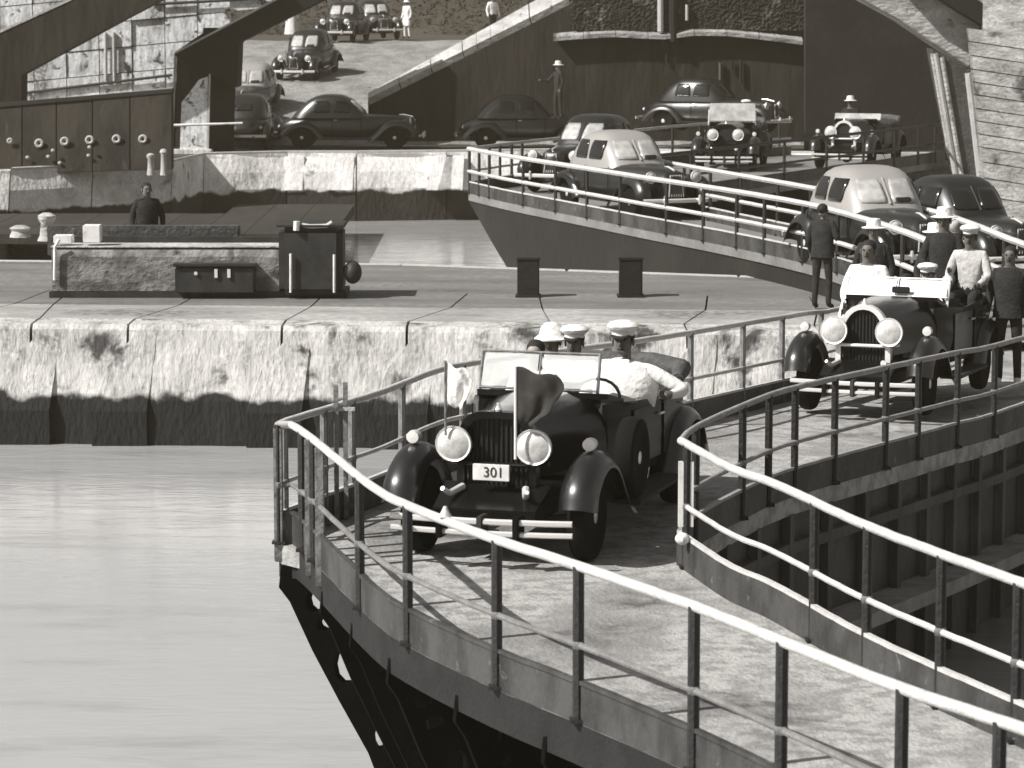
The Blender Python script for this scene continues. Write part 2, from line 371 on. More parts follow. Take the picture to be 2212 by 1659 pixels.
for i in range(11):                                          # rear coping stones
    a = -26 + i * 3.0; b = a + 2.97
    mb = MB(); mb.slab([(a, re_(a) - .35, ZW), (b, re_(b) - .35, ZW), (b, re_(b), ZW), (a, re_(a), ZW)], 2.6); obj('coping_stone', mb, M_COPE, cw, bevel=.02)

# ---- far lock wall
fpts = [(-260, 376), (22, 368), (200, 360), (372, 350), (440, 335), (620, 331), (770, 331), (965, 329), (1130, 327), (1300, 325)]
fl = [at(x, y, ZW) for x, y in fpts]; fl = [Vector((-40, fl[0].y - 2, ZW))] + fl + [Vector((10.5, 91.2, ZW)), Vector((40, 89, ZW))]
fw = thing('lock_wall', 'far concrete wall of the second lock chamber under the parked cars', 'lock wall')
for i in range(len(fl) - 1):
    a, b = fl[i], fl[i + 1]
    n = max(2, int((b - a).length / .7)); rings = []; d = (b - a).normalized() * .02
    for k in range(n + 1):
        p = (a + d).lerp(b - d, k / n); j_ = lambda: random.uniform(-.06, .06) if 0 < k < n else 0
        rings.append([(p.x, p.y + .5, ZW), (p.x, p.y + .08, ZW), (p.x, p.y + .05 + j_(), ZW - .12), (p.x, p.y - .2 + j_(), ZW - .55), (p.x, p.y - .38 + j_(), ZW - 1.05), (p.x, p.y - .42, -3.2), (p.x, p.y + .5, -3.2)])
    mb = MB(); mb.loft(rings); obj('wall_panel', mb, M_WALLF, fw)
    if i > 1:
        mb = MB(); mb.slab([a + Vector((0, .085, .06)), b + Vector((0, .085, .06)), b + Vector((0, .5, .06)), a + Vector((0, .5, .06))], .2); obj('coping_stone', mb, M_COPE, fw)
for px in (640, 748, 960, 985):
    p = at(px, 331, ZW); mb = MB(); mb.slab([(p.x - .3, p.y - .02, ZW - .1), (p.x + .25, p.y - .02, ZW - .1), (p.x + .2, p.y - .45, ZW - 1.1), (p.x - .55, p.y - .45, ZW - 1.1)], .6, (0, 1, 0)); obj('buttress_rib', mb, M_WALLF, fw)

# ---- ground of the far bank, road ramp
FE = [(p.x, p.y + .5, ZW - .004) for p in fl]
sheet('far_bank_ground', FE + [(40, 97, ZW - .004), (-40, 97, ZW - .004)], M_YARD)
rp = [(96.9, ZW - .01), (98, -.05), (103, .75), (108, 1.22), (116, 1.85), (124, 2.26), (128, 2.34)]
mb = MB(); rings = []
for y, z in rp: rings.append([(-16 + 26 * k / 26, y, z + random.uniform(-.04, .04)) for k in range(27)])
mb.loft(rings, caps=False, closed=False); obj('ramp_road', mb, M_ROAD, kind='structure', smooth=True)
sheet('upper_ground', [(-80, 127.9, 2.30), (60, 127.9, 2.30), (60, 190, 2.1), (-80, 190, 2.1)], M_YARD)
# hills behind everything
mb = MB(); rings = []
for k, (y, z) in enumerate([(150, 1.8), (156, 4.5), (170, 6.5), (200, 8), (240, 9.5)]):
    rings.append([(-90 + 6 * i, y + random.uniform(-2, 2), z + random.uniform(-.8, .8) * (k > 0)) for i in range(31)])
mb.loft(rings, caps=False, closed=False); obj('hillside', mb, M_HILL, kind='structure', smooth=True)
sheet('ground', [(-300, -40, -4), (300, -40, -4), (300, 400, -4), (-300, 400, -4)], M_HILL)

# ---------------------------------------------------------------- gate leaves with their road decks
def deck(parent, outer, inner, n, m, drop=1.0, thick=.16):
    A, B = resample(outer, n), resample(inner, n); mb = MB()
    top = [(a + DN * drop, b + DN * drop) for a, b in zip(A, B)]
    rings = []
    for a, b in top:
        rings.append([a.lerp(b, k / 6) for k in range(7)] + [(a.lerp(b, 1 - k / 6) + DN * thick) for k in range(7)])
    mb.loft(rings); return obj('road_deck', mb, m, parent)
def skin(parent, name, L, z0, z1, m, th=.06, side=1, slant=None):
    mb = MB(); rings = []; acc = 0; full = z1; pa = None
    Q = inset(L, th * side)
    for a, b in zip(L, Q):
        acc += (a - pa).length if pa is not None else 0; pa = a
        if slant: z1 = max(full, z0 - .12 - slant * acc)
        rings.append([(a.x, a.y, z0 + a.z - 1), (b.x, b.y, z0 + a.z - 1), (b.x, b.y, z1), (a.x, a.y, z1)])
    mb.loft(rings); return obj(name, mb, m, parent)
def bracket_mesh(depth=.85, h=1.9):
    """triangular cantilever plate with lightening holes; x: 0 at the skin, -depth at the deck edge"""
    bm = bmesh.new()
    outl = [(0, 0), (-depth, 0), (-depth - .02, -.18), (-depth + .06, -.30), (-.62, -.72), (-.42, -1.15), (-.20, -1.60), (-.10, -h), (0, -h)]
    holes = [((-.60, -.30), .075, .10), ((-.52, -.50), .07, .055), ((-.36, -.86), .10, .15), ((-.10, -1.45), .045, .12), ((-.28, -.30), .10, .08)]
    loops = [[(x, z) for x, z in outl]] + [[(c[0] + rx * math.cos(a), c[1] + rz * math.sin(a)) for a in [2 * math.pi * k / 10 for k in range(10)]] for c, rx, rz in holes]
    es = []
    for lp in loops:
        vs_ = [bm.verts.new((x, 0, z)) for x, z in lp]
        es += [bm.edges.new((vs_[i], vs_[(i + 1) % len(vs_)])) for i in range(len(vs_))]
    bmesh.ops.triangle_fill(bm, use_beauty=True, use_dissolve=False, edges=es)
    # drop triangles that fell inside a hole
    def inh(p):
        return any(((p.x - c[0]) / rx) ** 2 + ((p.z - c[1]) / rz) ** 2 < .9 for c, rx, rz in holes)
    bad = [f for f in bm.faces if inh(f.calc_center_median())]
    bmesh.ops.delete(bm, geom=bad, context='FACES_ONLY')
    r = bmesh.ops.extrude_face_region(bm, geom=bm.faces[:])
    bmesh.ops.translate(bm, verts=[v for v in r['geom'] if isinstance(v, bmesh.types.BMVert)], vec=(0, .05, 0))
    bmesh.ops.recalc_face_normals(bm, faces=bm.faces)
    me = bpy.data.meshes.new('bracket'); bm.to_mesh(me); bm.free(); me.materials.append(M_STEEL); return me
BRK = bracket_mesh()
def brackets(parent, outer, skinline, step, n0=0, side=1):
    O = resample(outer, 120); L = 0; nxt = n0; k = 0
    for i in range(1, len(O)):
        L += (O[i] - O[i - 1]).length
        if L >= nxt:
            q = min(skinline, key=lambda s_: (s_ - O[i]).length); d = (O[i] - q); d.z = 0
            o = bpy.data.objects.new('bracket', BRK); COL.objects.link(o); o.parent = parent
            o.location = (q.x, q.y, O[i].z - 1 - .165); o.rotation_euler = (0, 0, math.atan2(-d.y, -d.x)); o.scale = (d.length / .85, 1, 1); nxt += step; k += 1
GL = 'lock gate leaves carrying the roadway'
near_far = thing('lock_gate_leaf', 'near lock gate leaf that slopes back to the second open car', 'lock gate', group=GL)
near_near = thing('lock_gate_leaf', 'near lock gate leaf running to the lower right under the first open car', 'lock gate', group=GL)
far_near = thing('lock_gate_leaf', 'farther dark gate leaf carrying the two sedans behind its railing', 'lock gate', group=GL)
far_far = thing('lock_gate_leaf', 'farthest gate leaf, reaching the bank where the small open cars stand', 'lock gate', group=GL)
deck(near_far, L_OF, L_IF, 40, M_DECK); deck(near_near, inset(L_ON, .004), L_IN, 40, M_DECK)
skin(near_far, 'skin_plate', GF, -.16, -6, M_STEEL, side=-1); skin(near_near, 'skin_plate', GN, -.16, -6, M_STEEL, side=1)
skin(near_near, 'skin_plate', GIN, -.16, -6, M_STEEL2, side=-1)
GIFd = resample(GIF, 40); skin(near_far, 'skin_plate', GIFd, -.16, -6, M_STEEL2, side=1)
brackets(near_near, L_ON, resample(GN, 200), 1.25, .0); brackets(near_far, L_OF, resample(GF, 200), 1.6, 1.2)
# the tip bracket seen against the water
for ang, sc in ((0.0, 1.0),):
    o = bpy.data.objects.new('tip_bracket', BRK); COL.objects.link(o); o.parent = near_near
    q = GN[0]; o.location = (q.x + .02, q.y - .05, -.165); o.rotation_euler = (0, 0, .10); o.scale = ((q.x - tipx) / .85, 1, 1.0)
# fascia under the toe plates, ribs and girder of the inner face
def ribbon(L, z0, z1, th, side):
    mb = MB(); rings = []; Q = inset(L, th * side)
    for a, b in zip(L, Q): rings.append([(a.x, a.y, a.z + z0), (b.x, b.y, b.z + z0), (b.x, b.y, b.z + z1), (a.x, a.y, a.z + z1)])
    return mb.loft(rings)
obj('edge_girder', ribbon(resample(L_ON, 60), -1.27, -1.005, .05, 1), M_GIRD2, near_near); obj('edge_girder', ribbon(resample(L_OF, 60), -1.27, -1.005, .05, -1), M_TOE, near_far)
Q = resample(GIFd, 26)
for i, p in enumerate(Q[1:-1]):
    t = (Q[i + 2] - Q[i]).normalized(); nrm = Vector((t.y, -t.x, 0))
    c = p + nrm * .07; mb = MB(); mb.box((c.x, c.y, -1.3 + p.z - 1), (.10, .07, 2.3), math.atan2(t.y, t.x)); obj('stiffener_rib', mb, M_STEEL2, near_far)
obj('girder_flange', ribbon(inset(GIFd, -.003), -2.36, -2.22, .42, -1), M_GIRDER, near_far)
obj('girder_flange', ribbon(inset(GIFd, -.003), -1.52, -1.42, .10, -1), M_STEEL2, near_far)
# far gate leaves
deck(far_near, F_ON, F_IN, 30, M_DECK_FAR); deck(far_far, inset(F_OF, -.004), F_IF, 30, M_DECK_FAR)
gf = [p for p in GFF]
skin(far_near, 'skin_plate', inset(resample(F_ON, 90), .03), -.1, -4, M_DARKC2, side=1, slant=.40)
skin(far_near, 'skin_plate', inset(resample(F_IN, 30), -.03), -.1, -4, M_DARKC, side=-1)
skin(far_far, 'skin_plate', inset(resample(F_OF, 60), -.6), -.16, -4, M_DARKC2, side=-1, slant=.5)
# tip strut of the far gate: the slanting end seen over the pale water


# ---------------------------------------------------------------- railings
RG = 'railings along the roadway over the lock gates'
def railing(label, L, cols=None, step=None, r=.031, off=0, midr=.022, postm=M_POST, pr=.034, far=False, postz=-1.0, tn=100, lm=None, tm=None, sm_=None):
    t = thing('guard_railing', label, 'railing', group=RG)
    P = resample(L, tn)
    P = [p + Vector((0, 0, random.uniform(-.002, .002))) for p in P]
    obj('top_rail', MB().tube(P, r, 6 if far else 10), tm or M_PAINT, t, smooth=True)
    obj('mid_rail', MB().tube([p + DN * .5 for p in P], midr, 6 if far else 8), M_PAINT if lm is None else lm, t, smooth=True)
    obj('toe_plate', ribbon(P, -1.0, -.75, .03, 1 if off >= 0 else -1), M_TOE, t)
    obj('toe_strip', ribbon(inset(P, -.012 if off >= 0 else .012), -.748, -.722, .04, 1 if off >= 0 else -1), sm_ or tm or M_PAINT, t)
    pts = []
    if cols: pts = [atx(P, c) for c in cols]
    if step:
        acc = 0; start = pts[-1] if pts else P[0]; on = not pts
        for i in range(1, len(P)):
            if not on and (P[i] - start).length < .15: on = True; acc = 0; continue
            if on:
                acc += (P[i] - P[i - 1]).length
                if acc >= step: pts.append(P[i]); acc = 0
    first = None
    for p in pts:
        if first is None or abs(p.z - first[1]) > .02:
            mb = MB(); mb.tube([(0, 0, -.0), (0, 0, postz)], pr, 8); mb.box((0, 0, postz + .02), (.11, .11, .02))
            o = obj('post', mb, postm, t, smooth=True, loc=p); 
            if not far:
                k = MB(); k.ball((0, 0, -.5), .042, .042, .05, 8, 6); obj('rail_knuckle', k, M_POSTL, o, smooth=True)
            first = (o, p.z)
        else:
            c = copy_tree(first[0], t); c.location = p
    return t
ra = railing('railing on the water side from the walkway point back past the first open car', L_OF, [613, 700, 760, 868, 1000, 1492, 1605, 1690], 1.5, off=-1, postm=M_POSTL)
rb = railing('long nearest railing sweeping from the walkway point to the lower right corner', L_ON, [600, 652, 676, 776, 880, 1073, 1250, 1500, 1690, 1950, 2160], 1.2, off=1, r=.033, pr=.036, lm=M_RAILD, sm_=M_TOE)
rc = railing('railing beside the second open car on the inner side of the bend', L_IF, [1503, 1605, 1662, 1718, 1805, 1915, 1985, 2070, 2150], 1.6, off=1, tm=M_RAILM, lm=M_RAILM, r=.028)
rd = railing('inner railing from the bend to the right edge above the dark lock chamber', L_IN, [1484, 1760, 1875, 2035, 2200], 1.2, off=-1, r=.033, postm=M_POST)
re2 = railing('far railing in front of the two sedans on the second gate', F_ON, [1014, 1035, 1057, 1130, 1200, 1268, 1340, 1440, 1520, 1592, 1652, 1735, 1810, 1950, 2060], None, r=.05, midr=.04, far=True, off=1)
rf = railing('far railing behind the sedans on the second gate', F_IN, [1478, 1535, 1600, 1680, 1752, 1860, 2000, 2075, 2170], None, r=.05, midr=.04, far=True, off=-1)
rg = railing('short far railing reaching back toward the bank behind the pale sedan', F_OF, [1057, 1080, 1105, 1128], 2.0, r=.04, midr=.03, far=True, off=-1)
rh = railing('far railing beside the small open cars under the arch', F_IF, [], 2.2, r=.04, midr=.03, far=True, off=1, lm=M_POST, tm=M_POST)
# double posts at the near point of the walkway, and the little gate frame on the inner bend
for px, nm in ((594, 'end_post'), (668, 'end_post'), (690, 'end_post')):
    p = atx(L_ON, px); mb = MB(); mb.box((0, 0, -.52), (.075, .06, 1.12)); obj(nm, mb, M_POSTL, rb, loc=p + Vector((0, 0, -.06)), bevel=.008)
for px in (722, 742):
    p = atx(L_OF, px); mb = MB(); mb.box((0, 0, -.40), (.04, .04, 1.2)); o = obj('end_post', mb, M_POSTL, ra, loc=p + Vector((.02, -.1, 0)))
mb = MB(); p = atx(L_OF, 740); mb.box((p.x, p.y - .1, p.z - .03), (.22, .03, .03)); obj('post_bracket', mb, M_PAINT, ra)
p = atx(L_IN, 1493); mb = MB(); mb.box((0, 0, -.40), (.12, .05, .52)); obj('white_board', mb, M_WPAINT, rd, loc=p + Vector((-.03, .12, 0)))
p = atx(L_IN, 1490); mb = MB(); mb.ball((0, 0, 0), .06, .06, .05, 8, 6); obj('post_foot', mb, M_WPAINT, rd, loc=p + Vector((-.06, -.12, -.72)), smooth=True)
p = atx(L_ON, 962); mb = MB(); mb.lathe((0, 0, 0), [(.05, 0), (.03, .03), (.012, .07)], 'Z', 8); obj('rail_finial', mb, M_PAINT, rb, loc=p + Vector((0, 0, .03)), smooth=True)

# ---------------------------------------------------------------- cars
def wheel(parent, x, y, rad=.36, wid=.16, hub=None, paint=None, white=False, name='wheel', z=None):
    s = 1 if x > 0 else -1
    wz = rad if z is None else z
    W = obj(name, MB().lathe((0, 0, 0), [(rad * .30, -wid * .3), (rad * .62, -wid * .25), (rad * .66, 0), (rad * .66, wid * .2), (rad * .30, wid * .28)], 'X', 18), paint or M_BLACK, parent, smooth=True, loc=(x, y, wz))
    prof = [(rad * .66, -wid * .42), (rad * .80, -wid * .5), (rad * .95, -wid * .42), (rad, -wid * .15), (rad, wid * .15), (rad * .95, wid * .42), (rad * .80, wid * .5), (rad * .66, wid * .42)]
    obj('tyre', MB().lathe((0, 0, 0), prof, 'X', 24), M_RUBBER, W, smooth=True)
    hm = MB().lathe((0, 0, 0), [(.01, s * wid * .46), (rad * .16, s * wid * .42), (rad * .27, s * wid * .30), (rad * .28, s * wid * .2)], 'X', 14)
    obj('hubcap', hm, hub or M_CHROME, W, smooth=True); return W
def fender_mb(x, pts, wd, drop=.10, thick=.02):
    """sweep a crowned strip along pts (y, z)"""
    mb = MB(); rings = []; P = smoothline([(0, y, z) for y, z in pts], 5)
    for i, p in enumerate(P):
        t = (P[min(i + 1, len(P) - 1)] - P[max(i - 1, 0)]).normalized(); nv = Vector((0, -t.z, t.y))
        if nv.z < -0.2: nv = -nv
        if i == 0 and nv.y > 0 and nv.z < .3: nv = -nv
        sec = []
        for k in range(9):
            a = -1 + 2 * k / 8; h = (1 - abs(a) ** 2.6) * drop
            sec.append(Vector((x + a * wd / 2, p.y, p.z)) + nv * (h - drop))
        sec += [v - nv * thick for v in reversed(sec)]
        rings.append(sec)
    return mb.loft(rings)
def headlight(parent, x, y, z, r=.13, shell=None, depth=.2, name='headlight'):
    H = obj(name, MB().lathe((0, 0, 0), [(r * .15, depth), (r * .55, depth * .8), (r * .9, depth * .4), (r, depth * .05), (r, 0)], 'Y', 18), shell or M_BLACK, parent, smooth=True, loc=(x, y, z))
    obj('rim', MB().lathe((0, 0, 0), [(r * .93, -.012), (r * 1.03, -.02), (r * 1.06, 0), (r * 1.03, .02), (r * .9, .015)], 'Y', 22), M_NICKEL, H, smooth=True)
    obj('lens', MB().lathe((0, 0, 0), [(.004, -.045), (r * .4, -.04), (r * .75, -.026), (r * .97, -.006), (r * .97, .004)], 'Y', 22), M_LENS, H, smooth=True)
    return H
def bars(y, z, w, h, curve=.08, th=.025, n=10, back=0):
    mb = MB(); rings = []
    for k in range(n + 1):
        a = -1 + 2 * k / n; x = a * w / 2; yy = y + curve * a * a * (-1 if back else 1)
        rings.append([(x, yy, z - h / 2), (x, yy - th * .8, z - h * .25), (x, yy - th * .8, z + h * .25), (x, yy, z + h / 2), (x, yy + th * .3, z + h / 2), (x, yy + th * .3, z - h / 2)])
    return mb.loft(rings)

def touring_car(name, label, loc, rz, group=None, flags=False, plate=None, tall=False, lod=0, screen=True, pane=None):
    t = thing(name, label, 'car', loc, rz, group)
    # hood
    rt = 1.22 if tall else 1.19; rw = .30
    rings = []
    for y, hw, zt in ((-1.58, rw - .02, rt - .02), (-1.2, rw + .04, rt), (-.8, .42, rt + .015), (-.36, .54, rt + .02)):
        sec = []
        for k in range(13):
            a = math.pi * k / 12; ex = 2 / 3.2
            sec.append((hw * math.copysign(abs(math.cos(a)) ** ex, math.cos(a)), y, .66 + (zt - .66) * abs(math.sin(a)) ** ex))
        rings.append(sec)
    hood = obj('hood', MB().loft(rings), M_BLACK, t, smooth=True)
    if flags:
        obj('hood_reflection_panel', MB().loft([[(q[0] * .9, q[1], q[2] + .006) for q in r[2:11]] + [(q[0] * .9, q[1], q[2] - .01) for q in reversed(r[2:11])] for r in rings]), M_HOOD, hood, smooth=True)  # bright panel laid over the hood as its sky reflection
    # radiator
    sec_o, sec_i = [], []
    for k in range(17):
        a = math.pi * k / 16; ex = 2 / (2.3 if tall else 4.0)
        c_, s_ = math.copysign(abs(math.cos(a)) ** ex, math.cos(a)), abs(math.sin(a)) ** ex
        sec_o.append((rw * c_ * 1.05, .70 + (rt + .015 - .70) * s_)); sec_i.append(((rw - .045) * c_, .70 + (rt - .04 - .70) * s_))
    sec_o = [(rw * 1.05, .46)] + sec_o + [(-rw * 1.05, .46)]; sec_i = [(rw - .045, .46)] + sec_i + [(-rw + .045, .46)]
    mb = MB(); n = len(sec_o); vs_ = []; fs = []
    for (xo, zo), (xi, zi) in zip(sec_o, sec_i): vs_ += [(xo, -1.66, zo), (xi, -1.66, zi), (xi, -1.58, zi), (xo, -1.56, zo)]
    for i in range(n - 1):
        for q in range(4): fs.append((i * 4 + q, i * 4 + (q + 1) % 4, (i + 1) * 4 + (q + 1) % 4, (i + 1) * 4 + q))
    mb.add(vs_, fs); obj('radiator_shell', mb, M_NICKEL if tall else M_BLACK, t, smooth=True)
    mb = MB(); vs_ = [(x, -1.615, z) for x, z in sec_i]; mb.add(vs_, [tuple(range(n))]); 
    core = obj('radiator_grille', mb, M_GRILLE, t)
    if not lod:
        for k in range(13):
            x = (-.5 + (k + .5) / 13) * (rw - .045) * 2; top = .70 + (rt - .04 - .70) * max(.05, (1 - abs(x / (rw - .045)) ** (2.3 if tall else 4))) ** (1 / (2.3 if tall else 4))
            mb = MB(); mb.box((x, -1.622, (.46 + top) / 2), (.008, .012, top - .46)); obj('slat', mb, M_BLACK, core)
    obj('radiator_cap', MB().lathe((0, -1.61, rt), [(.03, 0), (.035, .03), (.02, .05), (.012, .08)], 'Z', 10), M_CHROME, t, smooth=True)
    # body tub: outline in plan, open on top
    outl = [(.54, -.36), (.66, -.1), (.72, .4), (.74, 1.0), (.72, 1.5), (.62, 1.95), (.40, 2.12)]
    outl = outl + [(-x, y) for x, y in reversed(outl)]
    zt = lambda y: 1.12 - .05 * math.exp(-((y - .5) / .45) ** 2)
    mb = MB(); rings = []
    for x, y in outl:
        xi, yi = x * .91, y - .05 if y > 1.9 else y
        rings.append([(x * .93, y, .46), (x, y, .75), (x * .985, y, zt(y) - .03), (x * .97, y, zt(y)), (xi, yi, zt(y) - .01), (xi, yi, .5)])
    mb.loft(rings); obj('body', mb, M_BLACK, t, smooth=True)
    mb = MB(); mb.add([(x * .92, y, .50) for x, y in outl], [tuple(range(len(outl)))]); obj('floor_pan', mb, M_MACHD, t)
    mb = MB(); mb.slab([(-.54, -.37, rt + .015), (.54, -.37, rt + .015), (.60, -.08, 1.13), (-.60, -.08, 1.13)], .05); obj('cowl', mb, M_BLACK, t, smooth=True)
    for s in (-1, 1):
        for y0, y1 in ((-.05, .62), (.72, 1.38)):
            mb = MB(); xx = [.675, .735] if y0 < 0 else [.737, .742]
            mb.slab([(s * (xx[0] + .005), y0, .56), (s * (xx[1] + .004), y1, .56), (s * (xx[1] + .004), y1, 1.03), (s * (xx[0] + .005), y0, 1.03)], .012, (-s, 0, 0))
            d = obj('door', mb, M_BLACK, t); hb = MB(); hb.tube([(s * (xx[1] + .02), y1 - .12, .93), (s * (xx[1] + .03), y1 - .02, .93)], .012, 6); obj('handle', hb, M_CHROME, d)
    # chassis, running boards, fenders
    obj('chassis', MB().box((0, .1, .40), (.72, 3.9, .12)), M_MACHD, t)
    for s in (-1, 1):
        obj('running_board', MB().box((s * .80, -.05, .37), (.24, 1.5, .035)), M_MACHD, t, bevel=.008)
        obj('front_fender', fender_mb(s * .70, [(-2.0, .50), (-1.93, .68), (-1.72, .84), (-1.45, .90), (-1.15, .82), (-.9, .60), (-.72, .42), (-.6, .38)], .30, .12), M_FENDER, t, smooth=True)
        obj('rear_fender', fender_mb(s * .72, [(.72, .38), (.85, .55), (1.05, .78), (1.4, .88), (1.75, .78), (1.98, .50), (2.02, .42)], .27, .10), M_FENDER, t, smooth=True)
        ll = MB().lathe((s * .70, -1.50, .955), [(.01, -.075), (.05, -.07), (.055, -.02), (.045, .04), (.01, .07)], 'Y', 12)
        obj('side_lamp', ll, M_NICKEL, t, smooth=True)
        wheel(t, s * .66, -1.45); wheel(t, s * .66, 1.42)
        headlight(t, s * .315, -1.74, .945, .152 if tall else .138)
        obj('shock_horn', MB().tube([(s * .25, -1.72, .60), (s * .30, -1.9, .57), (s * .33, -1.98, .62)], [.03, .026, .02], 8), M_NICKEL, t, smooth=True)
    if flags: wheel(t, .80, -.62, .34, .16, name='spare_wheel', z=.72)
    obj('headlight_bar', MB().tube([(-.42, -1.66, .80), (-.2, -1.68, .78), (.2, -1.68, .78), (.42, -1.66, .80)], .02, 8), M_NICKEL if tall else M_BLACK, t, smooth=True)
    bp = obj('bumper', bars(-2.16, .40, 1.42, .05), M_CHROME, t, smooth=True); obj('lower_bar', bars(-2.15, .305, 1.42, .045), M_CHROME, bp, smooth=True)
    for x in (-.30, .02, .30): obj('bumper_clamp', MB().box((x, -2.10, .35), (.05, .18, .19)), M_BLACK if x != .02 else M_MACHD, bp, bevel=.01)
    obj('front_axle', MB().tube([(-.62, -1.45, .36), (-.3, -1.45, .30), (.3, -1.45, .30), (.62, -1.45, .36)], .035, 8), M_MACHD, t)
    mb = MB(); mb.slab([(-.40, -2.0, .47), (.40, -2.0, .47), (.42, -1.60, .62), (-.42, -1.60, .62)], .02); obj('splash_apron', mb, M_BLACK, t)
    # windscreen
    if screen:
        z0, z1 = rt - .02, rt + (.30 if not pane else .20); ym, yt = -.14, -.02
        fr = MB()
        ox, hw = (-.10, .49) if flags else (0, .60)
        for s in (-1, 1): fr.tube([(ox + s * hw, ym, z0 - .1), (ox + s * hw, yt, z1)], .014, 6)
        fr.tube([(ox - hw, yt, z1), (ox + hw, yt, z1)], .011, 6); fr.tube([(ox - hw, ym, z0 + .02), (ox + hw, ym, z0 + .02)], .011, 6); fr.tube([(ox, ym, z0), (ox, yt, z1)], .008, 6)
        f_ = obj('windscreen', fr, M_NICKEL if not flags else M_POSTL, t, smooth=True)
        for s in (-1, 1):
            mb = MB(); mb.slab([(ox + s * .02, ym, z0 + .035), (ox + s * (hw - .015), ym, z0 + .035), (ox + s * (hw - .015), yt, z1 - .015), (ox + s * .02, yt, z1 - .015)], .006, (0, 1, 0)); obj('pane', mb, pane or MPANE, f_)
    st = MB(); st.tube([(.33 + .19 * math.cos(a), .10 + .05 * math.sin(a), 1.10 + .16 * math.sin(a)) for a in [2 * math.pi * k / 20 for k in range(21)]], .014, 6); st.tube([(.33, -.15, .98), (.33, .10, 1.10)], .02, 6)
    obj('steering_wheel', st, M_MACHD, t, smooth=True)
    for y, zb in ((.42, .62), (1.35, .62)):
        obj('seat', MB().box((0, y, .66), (1.20, .50, .22)), M_LEATHER, t, bevel=.05)
        mb = MB(); mb.box((0, y + .32, .90), (1.22, .16, .48)); obj('seat_back', mb, M_LEATHER, t, bevel=.06)
    mb = MB(); mb.tube([(-.66, 1.55, 1.10), (-.60, 1.95, 1.14), (-.3, 2.12, 1.15), (.3, 2.12, 1.15), (.60, 1.95, 1.14), (.66, 1.55, 1.10)], [.05, .09, .11, .11, .09, .05], 10); obj('folded_top', mb, M_CANVAS, t, smooth=True)
    if pane: obj('mirror', MB().box((.06, -.17, rt + .075), (.21, .03, .075)), M_GRILLE, t, bevel=.01)
    if plate:
        P = obj('licence_plate', MB().box((0, -1.80, .735), (.29, .012, .135)), M_PLATE, t, bevel=.005)
        tx = bpy.data.curves.new('plate_number', 'FONT'); tx.body = plate; tx.size = .115; tx.align_x = 'CENTER'; tx.align_y = 'CENTER'; tx.extrude = .002
        to = bpy.data.objects.new('plate_number', tx); COL.objects.link(to); to.parent = P; to.location = (.02, -1.8095, .735); to.rotation_euler = (math.pi / 2, 0, 0); to.scale = (.95, 1, 1)
        tx.materials.append(M_INK)
        bpy.context.view_layer.update(); me_ = bpy.data.meshes.new_from_object(to.evaluated_get(bpy.context.evaluated_depsgraph_get())); mw = (to.location.copy(), to.rotation_euler.copy(), to.scale.copy())
        bpy.data.objects.remove(to); to = bpy.data.objects.new('plate_number', me_); COL.objects.link(to); to.parent = P; to.location, to.rotation_euler, to.scale = mw
        obj('plate_hanger', MB().box((0, -1.75, .76), (.03, .10, .05)), M_BLACK, t)
    if flags:
        def flag(x, y, z0, z1, outl, m, r, sm, lbl):
            s_ = obj('flag_staff', MB().tube([(x, y, z0), (x, y, z1)], r, 8), sm, t, smooth=True, label=None)
            nx, nz = 16, 14; mb = MB(); vs_ = []; fs = []
            def edge(poly, v):
                for i in range(len(poly) - 1):
                    (v0, u0), (v1, u1) = poly[i], poly[i + 1]
                    if v0 <= v <= v1: return u0 + (u1 - u0) * (v - v0) / (v1 - v0)
                return poly[-1][1]
            for j in range(nz + 1):
                for i in range(nx + 1):
                    v = j / nz; u = i / nx; ww = edge(outl['w'], v); zz = outl['top'] - outl['h'] * v - outl['droop'] * u * (1 - v * .3) + .012 * math.sin(u * 9) + (.012 * math.sin(v * 23 + 1) * (i == nx))
                    vs_.append((x + ww * u, y + (.028 * math.sin(u * 8 + v * 3) + .012 * math.sin(u * 17 - v * 6)) * u, zz))
            for j in range(nz):
                for i in range(nx): a = j * (nx + 1) + i; fs.append((a, a + 1, a + nx + 2, a + nx + 1))
            mb.add(vs_, fs); o = obj('flag', mb, m, s_, smooth=True, label=lbl)
            sol = o.modifiers.new('thickness', 'SOLIDIFY'); sol.thickness = .003
        flag(.205, -1.85, .86, 1.60, {'w': [(0, .31), (.12, .37), (.3, .37), (.5, .31), (.75, .27), (1, .12)], 'top': 1.60, 'h': .42, 'droop': .07}, M_FLAG, .011, M_WPAINT, 'dark flag on the middle staff')
        flag(-.36, -1.80, 1.02, 1.62, {'w': [(0, .15), (.25, .20), (.5, .20), (.75, .17), (1, .13)], 'top': 1.60, 'h': .33, 'droop': .05}, M_WHITE, .010, M_POSTL, 'white flag on the lamp')
    return t
M_SCREEN_REFL = mat('white_reflection_screen', g(.78), .5, g(.6), 4, lo=.4, hi=.75)  # opaque white base stands for the reflection on the screen
MPANE = bpy.data.materials.new('clear_windscreen'); MPANE.use_nodes = True
_b = MPANE.node_tree.nodes['Principled BSDF']; _b.inputs['Base Color'].default_value = (.9, .9, .88, 1); _b.inputs['Roughness'].default_value = .03; _b.inputs['Transmission Weight'].default_value = .62; _b.inputs['IOR'].default_value = 1.12

